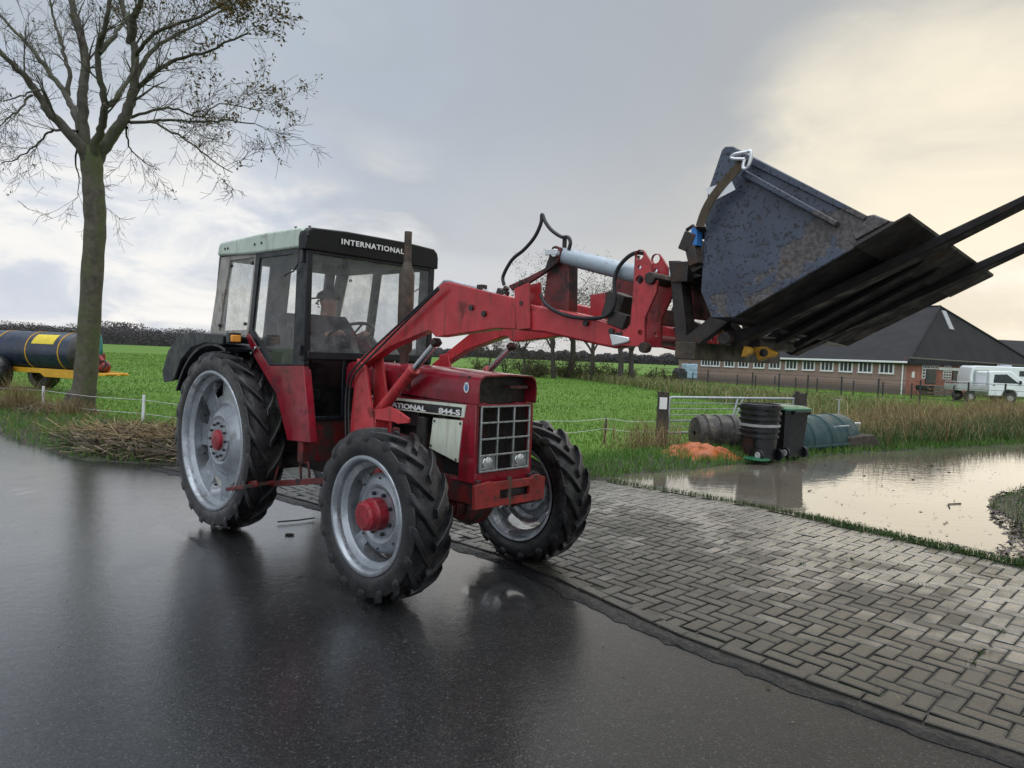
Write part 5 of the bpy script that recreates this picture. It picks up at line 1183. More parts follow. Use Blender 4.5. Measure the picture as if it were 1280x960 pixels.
for (x, y, w_, h, lb) in [(-3.65, 78.00, 4.00, 2.24, 'low grey shrub at the left end of the hedge'),
(-0.71, 68.00, 4.20, 3.18, 'dense brown shrub beside the bonnet corner'),
(1.00, 64.00, 4.00, 2.80, 'rounded shrub behind the far loader ram'),
(2.73, 62.00, 3.60, 2.69, 'olive shrub under the arm bend'),
(4.35, 60.00, 3.60, 2.38, 'low brown shrub below the arm middle'),
(5.72, 58.00, 3.40, 2.22, 'low olive shrub beside the slender trunk'),
(6.92, 55.00, 3.20, 1.94, 'brown bramble shrub between the slender trunk and the twin trunks'),
(8.08, 52.00, 3.20, 1.87, 'bramble shrub at the foot of the twin trunks'),
(9.30, 50.00, 3.00, 1.64, 'low bramble shrub right of the twin trunks'),
(10.18, 48.00, 2.60, 1.47, 'rightmost low bramble shrub before the yard fence'),
(1.77, 58.00, 3.00, 1.60, 'low dry shrub in front of the hedge')]: shrub(x, y, w_, h, lb)
# distant woods
MT['wood_mass'] = islandmat('wood_mass', [(.075, .068, .074), (.090, .082, .087), (.105, .095, .099), (.082, .080, .080)], .9, .1)
MT['wood_core'] = pm('wood_core', (.062, .056, .060), .95, var=.3, vs=.6)
def wood(name, x0, x1, y, hs, n, s):
    X = rng.uniform(x0, x1, n); hh = np.interp(X, *hs)*(.80+.22*np.sin(X*.31)*np.sin(X*.13+1)+.08*np.sin(X*1.1)); Z = hh*rng.random(n)**.75; Yv = y+rng.uniform(-14, 14, n)
    o = leaves(name, np.column_stack([X, Yv, Z]), rng.uniform(s*.5, s, n), 'wood_mass', 'stuff')
    xs_ = np.arange(x0, x1+1, 2.); k_ = len(xs_); ht = np.interp(xs_, *hs)*(.80+.22*np.sin(xs_*.31)*np.sin(xs_*.13+1)+.08*np.sin(xs_*1.1))*rng.uniform(.72, .9, k_)
    core = MB(); core.v = [(x_, yy, z_) for x_, h_ in zip(xs_, ht) for yy, z_ in ((y-6, -.1), (y-4, h_*.6), (y, h_), (y+5, -.1))]
    core.f = [(i*4+j, (i+1)*4+j, (i+1)*4+j+1, i*4+j+1) for i in range(k_-1) for j in range(3)]
    co_ = core.build(name, 'wood_core', None, 0, 0); co_['kind'] = 'stuff'
wood('distant_woods', -290, -20, 300, ([-290, -215, -200, -170, -145, -125, -80, -20], [7.8, 8.2, 7, 9.6, 8.6, 6.4, 5, 3.6]), 90000, .5)
wood('horizon_treeline', -60, 170, 480, ([-60, 0, 60, 120, 170], [6, 8, 7, 8, 7]), 40000, .9)

# --- electric fence on the left
EF = thing('electric_fence', 'white post and wire fence running along the field behind the grass verge', 'fence', (-7.04, 13.42, 0))
ep = [(-13.2, 16.2), (-9.83, 14.72), (-7.04, 13.42), (-4.3, 12.2), (-1.6, 11.6), (.6, 12.6), (1.88, 13.9), (2.8, 13.4)]
MT['post_white'] = pm('post_white', (.66, .68, .68), .5, var=.1, vs=10)
MT['wire'] = pm('wire', (.42, .42, .42), .5)
wz = [(.52, .27), (.53, .27), (.52, .26), (.5, .26), (.5, .26), (.5, .28), (.48, .28), (.5, .3)]
for i, (x, y) in enumerate(ep[:5]):
    MB().cyl((0, 0, -.05), (.015, 0, .62), .028, .026, 10).build('post', 'post_white', EF, .004).location = (x+7.04, y-13.42, 0)
mb = MB()
for k in range(2):
    for i in range(len(ep)-1):
        a, b_ = Vector((*ep[i], wz[i][k])), Vector((*ep[i+1], wz[i+1][k])); mid_ = (a+b_)/2+Vector((0, 0, -.03))
        o_ = Vector((7.04, -13.42, 0)); mb.tube([a+o_, mid_+o_, b_+o_], .006, 4, False)
mb.build('wire', 'wire', EF)
o = MB().cyl((0, 0, -.05), (.02, 0, .50), .022, n=8).cyl((0.01, 0, .30), (.02, 0, .36), .03, n=8).build('iron_post', 'exhaust', None, .003); o.location = (1.88, 13.95, 0); tag(o, 'rusty iron stake in the grass behind the front wheel', 'post')

# --- slurry tanker behind the tree
SK_A = (-11.883, 21, 0.385); SK_B = (-19.957, 24, 0.224)
sx = Vector((SK_A[0]-SK_B[0], SK_A[1]-SK_B[1], 0)); srz = math.atan2(sx.y, sx.x)
ST = thing('slurry_tanker', 'dark blue slurry tank trailer on a yellow chassis parked behind the tree', 'trailer', (SK_A[0], SK_A[1], 0), srz)
MT['tank_blue'] = pm('tank_blue', (.018, .028, .052), .26, var=.25, vs=2, dirt=((.03, .028, .025), 3, .5, .75, .6))
MT['tank_end'] = pm('tank_end', (.035, .034, .033), .55, var=.4, vs=3, dirt=((.09, .07, .05), 4, .55, .75))
MT['chassis_yellow'] = pm('chassis_yellow', (.62, .33, .02), .45, var=.15, dirt=((.14, .09, .04), 4, .58, .8))
MT['teal'] = pm('teal', (.02, .16, .14), .4); MT['pump_red'] = pm('pump_red', (.28, .02, .02), .4, dirt=((.03, .03, .03), 6, .5, .65))
rT = .60; zT = 1.22; xF = -1.25; xB = -5.6
tk_ = MB().lathe([(xB-.25, .001), (xB-.18, rT*.6), (xB, rT), (xF, rT), (xF+.08, rT*.93), (xF+.20, rT*.6), (xF+.25, .001)], (0, 0, zT), 40, axis='x').build('tank', 'tank_blue', ST, 0, 40)
MB().lathe([(xF+.012, rT*.995), (xF+.095, rT*.93), (xF+.215, rT*.6), (xF+.265, .001)], (0, 0, zT), 40, axis='x').build('tank_end', 'tank_end', tk_, 0, 50)
mb = MB()
for x in (xF-.35, xF-1.75, xF-3.1): MB().lathe([(x-.018, rT), (x-.018, rT+.015), (x+.018, rT+.015), (x+.018, rT)], (0, 0, zT), 40, axis='x').build('tank_band', 'chassis_yellow', tk_)
mb = MB(); nA = 8
vs = [(x, -(rT+.006)*math.cos(a), zT+(rT+.006)*math.sin(a)) for x in (xF-1.55, xF-.60) for a in [R(22+36*i/nA) for i in range(nA+1)]]
MT['yellow_sign'] = pm('yellow_sign', (.65, .50, .03), .45, var=.12, dirt=((.2, .16, .05), 9, .6, .8))
mb.v = list(vs); mb.f = [(i, i+1, nA+2+i, nA+1+i) for i in range(nA)]; mb.build('yellow_panel', 'yellow_sign', tk_, 0, 60)
mb = MB()
for s in (-1, 1): mb.prism([(xB, .55), (xB, .70), (-1.0, .70), (.0, .66), (.10, .63), (.10, .58), (-.9, .52), (-1.1, .44), (-2.4, .44), (-2.6, .55)], s*.42, s*.36) if s < 0 else mb.prism([(xB, .55), (xB, .70), (-1.0, .70), (.0, .66), (.10, .63), (.10, .58), (-.9, .52), (-2.6, .55)], s*.42, s*.36)
mb.box((-.6, 0, .62), (1.2, .7, .06)).box((-4.05, 0, .62), (.2, .8, .12)).cyl((.1, 0, .60), (.22, 0, .60), .03, n=10)
mb.build('chassis', 'chassis_yellow', ST, .01)
MB().cyl((xF-.22, 0, zT+rT-.02), (xF-.22, 0, zT+rT+.22), .075, n=14).box((xF-.02, 0, zT+rT+.20), (.42, .10, .07)).cyl((xF-.45, 0, zT+rT-.02), (xF-.45, 0, zT+rT+.1), .02, n=8).cyl((xF-.5, .1, zT+rT-.02), (xF-.5, .1, zT+rT+.16), .02, n=8).build('overflow_valve', 'tank_end', ST, .01)
MB().tube(smooth_path([(-.75, -.1, .9), (-.48, -.1, 1.2), (-.46, -.1, 1.6), (-.58, -.1, 1.84), (-.9, -.1, 1.84)]), .045, 10).build('suction_hose', 'teal', ST, 0, 60)
MB().cyl((-.55, -.2, .82), (-.55, .2, .82), .17, n=18).box((-.50, 0, 1.08), (.10, .12, .30)).cyl((-.36, -.1, 1.0), (-.50, -.1, 1.18), .05, n=10).build('pump', 'pump_red', ST, .01)
MB().tube(smooth_path([(-.7, -.15, .73), (-.4, -.15, .70), (-.2, -.15, .85), (-.22, -.15, 1.02), (-.4, -.15, .95), (-.6, -.15, .74)]), .025, 8).tube(smooth_path([(-.9, -.1, .74), (-.4, -.08, .68), (-.15, -.1, .80), (-.18, -.1, .95)]), .02, 8).build('hydraulic_hose', 'hose', ST, 0, 60)
MB().cyl((-.5, -.3, .6), (-.5, -.3, .15), .03, n=10).build('parking_leg', 'tank_end', ST)
for s in (-1, 1):
    wl_ = MB().lathe([(-.22, .3), (-.22, .50), (-.14, .54), (.14, .54), (.22, .50), (.22, .3)], n=36).build('wheel', 'rubber', ST, .01); wl_.location = (-4.05, s*.78, .50)
    MB().lathe([(-.12, .001), (-.12, .1), (-.06, .24), (-.20, .31)], n=24).build('rim', 'tank_end', wl_)

# --- bins, tank, tarpaulin, gate
MT['bin'] = pm('bin', (.007, .008, .010), .33, var=.4, vs=6, bump=.05)
MT['bin_green'] = pm('bin_green', (.015, .11, .05), .35, var=.2)
MT['band_grey'] = pm('band_grey', (.35, .36, .35), .5)
MT['dome'] = pm('dome', (.010, .040, .044), .48, var=.2, vs=3, dirt=((.02, .035, .03), 5, .55, .8), spec=.3); MT['galv'] = pm('galv', (.36, .39, .40), .42, metal=.45, var=.2, vs=8)
MT['wood_post'] = pm('wood_post', (.045, .036, .028), .85, var=.5, vs=9, bump=.6, bs=30); MT['tarp'] = pm('tarp', (.36, .085, .015), .5, var=.25, vs=4, bump=.5, bs=14, dirt=((.12, .05, .03), 4, .55, .75)); MT['wood_grey'] = pm('wood_grey', (.12, .11, .09), .8, var=.4, vs=8, bump=.4)
def wheelie(label, x, y, h, rz, ribs, lid):
    t = thing('wheeled_bin', label, 'bin', (x, y, .05), rz, None)
    mb = MB(); n_ = 28
    def ring(z, w, d, k=4):
        o = []
        for i in range(n_):
            a = 2*PI*i/n_; c_, s_ = math.cos(a), math.sin(a); f = (abs(c_)**k+abs(s_)**k)**(-1/k); o.append((w*c_*f, d*s_*f, z))
        return o
    zs = [0.0, .02]; ws = [.215, .235]
    zz = .02
    if ribs:
        for q in range(5): z0 = h*(.40+.105*q); zs += [z0, z0+.012, z0+.05, z0+.062]; ws += [.0, .022, .022, .0]
    zs += [h-.06, h-.055, h]; ws += [0, .03, .03]
    vs = []; n_r = len(zs)
    for z, e in zip(zs, ws):
        b0 = .235+.055*z/h; w_ = e if z < .03 else b0+e
        vs += ring(z, w_, w_*1.05, 12 if not ribs else 3.2)
    fs = [(i*n_+j, i*n_+(j+1) % n_, (i+1)*n_+(j+1) % n_, (i+1)*n_+j) for i in range(n_r-1) for j in range(n_)]+[tuple(range(n_))[::-1]]
    top = (n_r-1)*n_
    fs.append(tuple(top+j for j in range(n_)))
    mb.add(vs, fs); mb.build('body', 'bin', t, .004, 40)
    if ribs:
        bb = MB(); r0 = ring(h*.615, .291, .305, 3.2); r1 = ring(h*.665, .296, .310, 3.2); bb.add(r0+r1, [(j, (j+1) % n_, n_+(j+1) % n_, n_+j) for j in range(n_)]); bb.build('band', 'band_grey', t)
        rm = MB().lathe([(h-.02, .33), (h+.02, .335), (h+.03, .32), (h-.10, .29), (h-.10, .01)], (0, 0, 0), 32, axis='z'); rm.build('rim', 'bin', t, 0, 50)
    if lid:
        l_ = MB(); r0 = ring(h+.005, .35, .36, 8); r1 = ring(h+.035, .345, .355, 8); r2 = ring(h+.075, .25, .26, 6); r3 = ring(h+.085, .1, .1, 4)
        l_.add(r0+r1+r2+r3, [(q*n_+j, q*n_+(j+1) % n_, (q+1)*n_+(j+1) % n_, (q+1)*n_+j) for q in range(3) for j in range(n_)]+[tuple(range(n_))[::-1], tuple(3*n_+j for j in range(n_))]).build('lid', lid, t, .003, 50)
        MB().cyl((.36, -.2, h-.02), (.36, .2, h-.02), .018, n=10).box((.33, -.2, h-.04), (.06, .04, .05)).box((.33, .2, h-.04), (.06, .04, .05)).build('handle', 'bin', t, .003)
    for s in (-1, 1):
        w_ = MB().cyl((.23, s*.21, .10), (.23, s*.26, .10), .10, n=24).build('wheel', 'bin', t, .008)
        MB().lathe([(0, .001), (0, .03), (-.006, .035), (-.006, .055), (0, .06)], (.23, s*.262, .10), 20, axis='y').build('wheel_cap', 'band_grey', w_)
b1 = (4.26, 12.12); b2 = (4.99, 12.608)
wheelie('black ribbed wheeled bin with a grey band, open on top', b1[0], b1[1]-.12, 0.923, R(-62), True, None)
wheelie('smooth black wheeled bin with a green lid', b2[0]-.10, b2[1]-.1, 0.838, R(-60), False, 'bin_green')
o = MB().lathe([(0, .001), (0, .2), (.02, .21), (.03, .19), (.04, .001)], (0, 0, 0), 20, axis='z').build('green_lid', 'bin_green', None, 0, 40); q = (4.119, 11.635); o.location = (q[0], q[1], .09); o.scale = (1.2, .6, .7); o.rotation_euler = (.12, .05, .3); tag(o, 'small flat green lid lying in the grass below the black bins', 'lid')
da = (5.127, 12.848); db = (6.958, 14.273)
dx_ = Vector((db[0]-da[0], db[1]-da[1], 0)); drz = math.atan2(dx_.y, dx_.x); dl = dx_.length
DM = thing('half_round_tank', 'dark green half-round ribbed tank lying on a pallet beside the bins', 'tank', ((da[0]+db[0])/2, (da[1]+db[1])/2+.55, .08), drz)
nA = 20; mb = MB(); rD = .50; vs = []; sec_ = [(-dl/2, .985), (-dl/2+.03, 1.0)]; x_ = -dl/2+.03
for q in (-.30, -.02, .26, .52): sec_ += [(q*dl-.03, 1.0), (q*dl-.015, 1.045), (q*dl+.015, 1.045), (q*dl+.03, 1.0)] if q < .5 else []
sec_ += [(dl/2-.12, 1.0), (dl/2-.04, .95), (dl/2, .80)]
for x, k in sec_:
    for i in range(nA+1):
        a = PI*i/nA; vs.append((x, -rD*k*math.cos(a), .10+rD*k*1.05*math.sin(a)))
ns = len(sec_); fs = [(i*(nA+1)+j, i*(nA+1)+j+1, (i+1)*(nA+1)+j+1, (i+1)*(nA+1)+j) for i in range(ns-1) for j in range(nA)]+[tuple(range(nA+1))[::-1], tuple((ns-1)*(nA+1)+j for j in range(nA+1))]
mb.add(vs, fs); dmo = mb.build('shell', 'dome', DM, .004, 30)
MB().box((0, 0, .075), (dl+.25, 2*rD+.12, .05)).build('flange', 'dome', DM, .01)
MB().tube([(.02, -.46, .42), (.02, -.56, .45), (.42, -.56, .45), (.42, -.46, .42)], .014, 8).build('handle', 'galv', DM)
MB().box((0, -.4, .0), (dl+.1, .1, .1)).box((0, .4, 0), (dl+.1, .1, .1)).build('pallet', 'wood_grey', DM, .005)
# tarpaulin heap
ta_ = (2.413, 11.361); tb_ = (3.959, 12.133)
ax = Vector((tb_[0]-ta_[0], tb_[1]-ta_[1], 0)); nx_ = 60; ny_ = 30; mb = MB()
TP = thing('tarpaulin', 'crumpled orange tarpaulin heaped in the grass beside the bins', 'tarpaulin', ((ta_[0]+tb_[0])/2, (ta_[1]+tb_[1])/2+.25, .03), math.atan2(ax.y, ax.x))
for i in range(nx_+1):
    for j in range(ny_+1):
        u = i/nx_; v = j/ny_; e = min(1, 4.5*min(u, 1-u))*min(1, 3.6*min(v, 1-v)); wv_ = math.sin(u*17+v*5)*math.sin(v*11-u*4+1)+.6*math.sin(u*31-v*13)+.5*math.sin(u*9+v*23)
        prof_ = .09+.13*math.exp(-((u-.55)/.22)**2)-.05*(u > .85)
        mb.v.append(((u-.5)*ax.length+.05*math.sin(v*19+u*7), (v-.5)*.9+.06*math.sin(u*21), max(0, e)**.6*(prof_+.018*wv_+.045*(abs(math.sin(u*13+2.2*math.sin(v*7)+v*6))**.6-.6)+.022*abs(math.sin(u*41-v*17+2*math.sin(u*19))))-.04*(e <= 0)))
for i in range(nx_):
    for j in range(ny_): mb.f.append((i*(ny_+1)+j, (i+1)*(ny_+1)+j, (i+1)*(ny_+1)+j+1, i*(ny_+1)+j+1))
mb.build('sheet', 'tarp', TP, 0, 32)
# old barrel / tyre stack lying behind it
ba = (3.34, 13.54); bb_ = (4.361, 14.1)
BR = thing('old_barrel', 'weathered ribbed barrel lying on its side behind the orange tarpaulin', 'barrel', ((ba[0]+bb_[0])/2, ba[1]-.5, .02), R(8))
MT['barrel'] = pm('barrel', (.045, .042, .036), .6, var=.5, vs=7, bump=.3, dirt=((.16, .14, .10), 6, .5, .7))
prof = [(-.44, .05), (-.44, .30), (-.40, .335)]
for q in (-.25, 0, .25): prof += [(q-.06, .33), (q-.045, .362), (q+.045, .362), (q+.06, .33)]
prof += [(.40, .335), (.44, .30), (.44, .05)]
MB().lathe(prof, (0, 0, .33), 30, axis='x').build('drum', 'barrel', BR, 0, 30)
# gate and its posts
g0 = (2.868, 13.279); g1 = (6.158, 15)
def wpost(name, x, y, w_, h, label):
    mb = MB(); n_ = 10
    for k in range(8):
        z = h*k/7; 
        for i in range(n_):
            a = 2*PI*i/n_; q = (abs(math.cos(a))**5+abs(math.sin(a))**5)**(-.2)*w_/2*(1+rng.normal(0, .05)); mb.v.append((math.cos(a)*q, math.sin(a)*q, z+(rng.normal(0, .025) if k == 7 else 0)))
    for k in range(7):
        for i in range(n_): mb.f.append((k*n_+i, k*n_+(i+1) % n_, (k+1)*n_+(i+1) % n_, (k+1)*n_+i))
    mb.f += [tuple(range(n_))[::-1], tuple(7*n_+i for i in range(n_))]
    o = mb.build(name, 'wood_post', None, 0, 40); o.location = (x, y, -.05); return tag(o, label, 'post')
p1 = wpost('gate_post', g0[0], g0[1], .20, 1.12, 'dark weathered wooden gate post with a white tag on its side')
o = MB().box((-.02, -.118, .92), (.14, .02, .22)).build('tag', 'letter_white', p1, .004)
p2 = wpost('gate_post', g1[0], g1[1], .24, 1.15, 'thick dark wooden gate post rising behind the wheeled bins')
gd = Vector((g1[0]-g0[0], g1[1]-g0[1], 0)); GL = gd.length-.35
GT = thing('field_gate', 'galvanised tube field gate between two wooden posts behind the bins', 'gate', (g0[0]+gd.x/gd.length*.15, g0[1]+gd.y/gd.length*.15, .0), math.atan2(gd.y, gd.x))
mb = MB(); mb.tube([(0, 0, .30), (0, 0, .94), (.03, 0, .98), (GL, 0, .98), (GL, 0, .3), (0, 0, .3)], .024, 10)
mb.build('frame', 'galv', GT, 0, 60)
for z in (.42, .53, .645, .76, .87): MB().tube([(0, 0, z), (GL, 0, z)], .010 if z != .53 else .02, 6).build('rail', 'galv', GT, 0, 60)
MB().tube([(1.55, -.01, .3), (1.75, -.01, .98)], .02, 8).tube([(1.55, -.01, .3), (1.9, -.01, .98)], .012, 8).build('brace', 'galv', GT, 0, 60)
# small marker post and a broken white tray by the tank
q = (7.308, 15.292)
o = MB().cyl((0, 0, 0), (0, 0, .95), .014, n=8).box((0, 0, .95), (.16, .03, .012)).build('marker_pole', 'galv', None, .002); o.location = (q[0]+.1, q[1]+.6, 0); tag(o, 'thin grey pole with a short crossbar beside the reeds', 'pole')
o = MB().prism([(-.16, 0), (.14, .05), (.10, .30), (-.05, .28)], -.02, .02).build('white_board', 'letter_white', None, .004); o.location = (q[0]+.3, q[1]+.4, .22); o.rotation_euler = (.5, .1, .4); tag(o, 'broken white board beside the half-round tank', 'board')
o = MB().prism([(-.5, 0), (-.42, .26), (.3, .30), (.55, .08), (.5, 0)], -.25, .25).build('timber_stack', 'wood_post', None, .02); q2 = (6.962, 13.918); o.location = (q2[0]+.1, q2[1]+.5, .03); o.rotation_euler = (0, 0, .5); tag(o, 'low dark rotten timber block next to the half-round tank', 'timber')
q3 = (2.744, 12.689)
P_ = rng.normal((q3[0]-.15, q3[1]+.1), (.38, .25), (420, 2)); blades('post_dry_grass', P_, rng.uniform(.25, .8, 420), rng.uniform(.006, .013, 420), lean(420, .6), 'dry', z0=np.full(420, .03))

# --- sticks on the ground
for (u, lb) in (([(-2.119, 6.459), (-1.961, 6.549), (-1.836, 6.667)], 'thin dark twig on the wet road between the tractor wheels'), ([(5.344, 8.44), (5.481, 8.693), (5.697, 8.781)], 'bent stick floating on the flooded drive')):
    o_ = Vector((*u[0], .015)); o = MB().tube([Vector((*p, .02))-o_ for p in u], .007, 6).build('stick', 'twig', None, 0, 60); o.location = o_; tag(o, lb, 'stick')
q = [(-1.889, 6.087)][0]
o = MB().prism([(-.04, -.015), (.0, -.025), (.045, 0), (.015, .02), (-.03, .015)], 0, .014, 'z').build('clod', 'soil', None, .006); o.location = (*q, .001); tag(o, 'small dark clod of mud on the road behind the front wheel', 'clod')
# --- farmhouse
HA = (28.4, 51); hrz = R(127.776)
HS = thing('farmhouse', 'long low brick farmhouse with a huge dark tiled roof and a row of white windows', 'building', (HA[0], HA[1], 0), hrz)
m, nt, b, co = newmat('brick'); MT['brick'] = m
bt = nn(nt, 'ShaderNodeTexBrick'); bt.inputs['Scale'].default_value = 1.0; bt.inputs['Brick Width'].default_value = .22; bt.inputs['Row Height'].default_value = .065; bt.inputs['Mortar Size'].default_value = .008
bt.inputs['Color1'].default_value = (.26, .14, .115, 1); bt.inputs['Color2'].default_value = (.34, .205, .17, 1); bt.inputs['Mortar'].default_value = (.28, .25, .23, 1)
sx_ = nn(nt, 'ShaderNodeSeparateXYZ'); nt.links.new(co, sx_.inputs[0]); cx_ = nn(nt, 'ShaderNodeCombineXYZ'); nt.links.new(mathn(nt, 'ADD', sx_.outputs[0], sx_.outputs[1]), cx_.inputs[0]); nt.links.new(sx_.outputs[2], cx_.inputs[1]); nt.links.new(cx_.outputs[0], bt.inputs[0])
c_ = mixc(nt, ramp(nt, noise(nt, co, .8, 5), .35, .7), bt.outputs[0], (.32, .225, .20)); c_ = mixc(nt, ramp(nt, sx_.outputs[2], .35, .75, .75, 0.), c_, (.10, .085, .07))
nt.links.new(c_, b.inputs['Base Color']); b.inputs['Roughness'].default_value = .85
m, nt, b, co = newmat('brick_red'); MT['brick_red'] = m
c_ = mixc(nt, ramp(nt, noise(nt, co, 1.5, 6), .35, .7), (.28, .095, .065), (.36, .16, .115)); nt.links.new(c_, b.inputs['Base Color']); b.inputs['Roughness'].default_value = .85
m, nt, b, co = newmat('roof_tiles'); MT['tiles'] = m
wv = nn(nt, 'ShaderNodeTexWave'); wv.bands_direction = 'Z'; wv.inputs['Scale'].default_value = 5; wv.inputs['Distortion'].default_value = .6; nt.links.new(co, wv.inputs[0])
c_ = mixc(nt, ramp(nt, noise(nt, co, .7, 6, .7), .3, .7), (.012, .0135, .017), (.024, .025, .029)); c_ = mixc(nt, ramp(nt, noise(nt, co, 7, 6, .7), .62, .76), c_, (.05, .058, .045)); c_ = mixc(nt, mathn(nt, 'MULTIPLY', wv.outputs[1], .35), c_, (.012, .012, .014))
nt.links.new(c_, b.inputs['Base Color']); b.inputs['Roughness'].default_value = .75; b.inputs['Specular IOR Level'].default_value = .25
bn = nn(nt, 'ShaderNodeBump'); bn.inputs['Strength'].default_value = .5; bn.inputs['Distance'].default_value = .05; nt.links.new(wv.outputs[1], bn.inputs['Height']); nt.links.new(bn.outputs[0], b.inputs['Normal'])
MT['white_wood'] = pm('white_wood', (.74, .75, .74), .5, var=.06); MT['pane'] = pm('pane', (.030, .035, .040), .08, var=.3, vs=2); MT['door_dark'] = pm('door_dark', (.012, .018, .022), .4)
EL, ER, LW, RW = 2.38, 2.70, 20.5, 27.5
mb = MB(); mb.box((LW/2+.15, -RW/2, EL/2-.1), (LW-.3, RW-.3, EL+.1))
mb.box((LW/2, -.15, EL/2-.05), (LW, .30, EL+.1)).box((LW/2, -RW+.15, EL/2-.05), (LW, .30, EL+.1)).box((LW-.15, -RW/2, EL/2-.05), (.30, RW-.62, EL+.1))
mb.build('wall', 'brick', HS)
MB().box((.15, -RW/2-.155, ER/2-.05), (.298, RW-.31, ER+.1)).build('front_wall', 'brick_red', HS)
# hip roof: eaves overhang, ridge running back from the front
AX_ = Vector((1.8, -9.961, 7.178))          # apex in house space
ov = .35; e0 = (-ov, ov, EL-.05); e1 = (LW+ov, ov, EL-.05); e2 = (LW+ov, -RW-ov, EL-.05); e3 = (-ov, -RW-ov, ER); r0 = tuple(AX_); r1 = (LW-6.5, AX_.y, AX_.z)
mb = MB(); k0 = (-ov, ov, ER-.1)
vs = [e0, e1, e2, e3, r0, r1]; th_ = Vector((0, 0, -.16))
mb.add(vs+[tuple(Vector(v)+th_) for v in vs], [(0, 1, 5, 4), (1, 2, 5), (2, 3, 4, 5), (3, 0, 4), (0, 6, 7, 1), (1, 7, 8, 2), (2, 8, 9, 3), (3, 9, 6, 0), (6, 10, 11, 7), (7, 11, 8), (8, 11, 10, 9), (9, 10, 6)])
ro = mb.build('roof', 'tiles', HS, 0, 20)
hp = [Vector(e0)+(Vector(r0)-Vector(e0))*t for t in (0, .1, .2, .3, .5, .75, 1)]
MB().tube([p+Vector((0, 0, .03)) for p in hp], .10, 8).tube([Vector(r0), Vector(r1)], .10, 8).tube([Vector(e3)+Vector((0, 0, .03)), Vector(r0)], .10, 8).build('ridge_tiles', 'tiles', ro, 0, 60)
fn_ = (Vector(e0)-Vector(r0)).cross(Vector(e3)-Vector(r0)).normalized()
if fn_.x > 0: fn_ = -fn_
sk_ = 0
dn = (Vector(((e0[0]+e3[0])/2, r0[1], (e0[2]+e3[2])/2))-Vector(r0)).normalized(); sd_ = fn_.cross(dn).normalized()
def on_front(y, dz):   # point on the front roof face
    base_ = Vector((e0[0], y, e0[2]+(e3[2]-e0[2])*(e0[1]-y)/(e0[1]-e3[1]))); return base_+(Vector(r0)-Vector((e0[0], r0[1], (e0[2]+e3[2])/2)))*dz
cp_ = Vector(r0)+dn*1.25-Vector((0, .25, 0))
mb = MB(); q_ = [cp_+sd_*a_*.42+dn*b_*.85+fn_*.06 for a_, b_ in ((-1, -1), (1, -1), (1, 1), (-1, 1))]; mb.add(q_+[p-fn_*.12 for p in q_], [(0, 1, 2, 3), (7, 6, 5, 4), (0, 4, 5, 1), (1, 5, 6, 2), (2, 6, 7, 3), (3, 7, 4, 0)])
MT['skylight'] = pm('skylight', (.28, .31, .34), .25); mb.build('skylight', 'skylight', ro)
MB().box((LW/2, ov+.02, EL-.04), (LW+.6, .12, .14)).build('gutter', 'white_wood', HS, .02)
MB().box((-ov-.02, -RW/2, ER-.03), (.10, RW+.4, .10)).build('front_gutter', 'wood_grey', HS, .02)
MB().cyl((.12, .08, 0), (.12, .08, EL), .05, n=10).build('downpipe', 'white_wood', HS)
wins = [(17.377, 1.495, 2.245), (16.388, 1.495, 2.245), (14.861, 1.495, 2.245), (13.422, 1.495, 2.245), (11.888, 1.495, 2.245), (10.384, 1.495, 2.245), (8.888, 1.495, 2.245), (7.383, 1.495, 2.245), (5.846, 1.495, 2.245), (4.336, 1.495, 2.245), (2.842, 1.495, 2.245), (1.286, 1.495, 2.245)]
for (x, z0, z1) in wins:
    h_ = z1-z0; w_ = 1.0 if h_ > 0 else 1
    f = MB()
    for dx in (-.5, -.17, .17, .5): f.box((x+dx*.98, .012, (z0+z1)/2), (.12 if abs(dx) > .3 else .075, .06, h_))
    f.box((x, .012, z1), (1.06, .062, .11)).box((x, .012, z0), (1.06, .062, .10)).box((x, .05, z0-.05), (1.16, .14, .05))
    fo_ = f.build('window', 'white_wood', HS, .004)
    MB().box((x, .004, (z0+z1)/2), (.98, .02, h_)).build('pane', 'pane', fo_)
fw = [(-2.839, -5.636, 1.98, 2.578), (-2.894, -3.379, 1.233, 1.956), (-3.511, -5.338, 0.814, 1.916), (-6.847, -8.118, 2.103, 2.406), (-6.654, -8.157, 1.217, 1.838), (-8.492, -11.586, 1.021, 1.922), (-5.72, -11.729, 1.897, 2.127), (-9.355, -10.057, 2.271, 2.462), (-1.109, -1.546, 1.242, 1.692)]
def fwin(name, y0, y1, z0, z1, nx, nz, mat='pane'):
    f = MB(); w_ = abs(y1-y0)
    for k in range(nx+1): f.box((-.012, y0+(y1-y0)*k/nx, (z0+z1)/2), (.06, .07, z1-z0+.07))
    for k in range(nz+1): f.box((-.014, (y0+y1)/2, z0+(z1-z0)*k/nz), (.06, w_+.07, .06))
    o_ = f.build(name, 'white_wood', HS, .003); MB().box((-.004, (y0+y1)/2, (z0+z1)/2), (.02, w_, z1-z0)).build('pane', mat, o_)
fwin('window', *fw[0], 4, 1); fwin('window', *fw[1], 1, 3)
MB().box((-.02, (fw[2][0]+fw[2][1])/2, (fw[2][2]+fw[2][3])/2), (.06, abs(fw[2][1]-fw[2][0]), fw[2][3]-fw[2][2])).build('door', 'door_dark', HS, .01)
fwin('window', *fw[3], 3, 1); fwin('window', *fw[4], 3, 3)
MB().box((-.02, (fw[5][0]+fw[5][1])/2, (fw[5][2]+fw[5][3])/2), (.06, abs(fw[5][1]-fw[5][0]), fw[5][3]-fw[5][2])).build('door', 'door_dark', HS, .01)
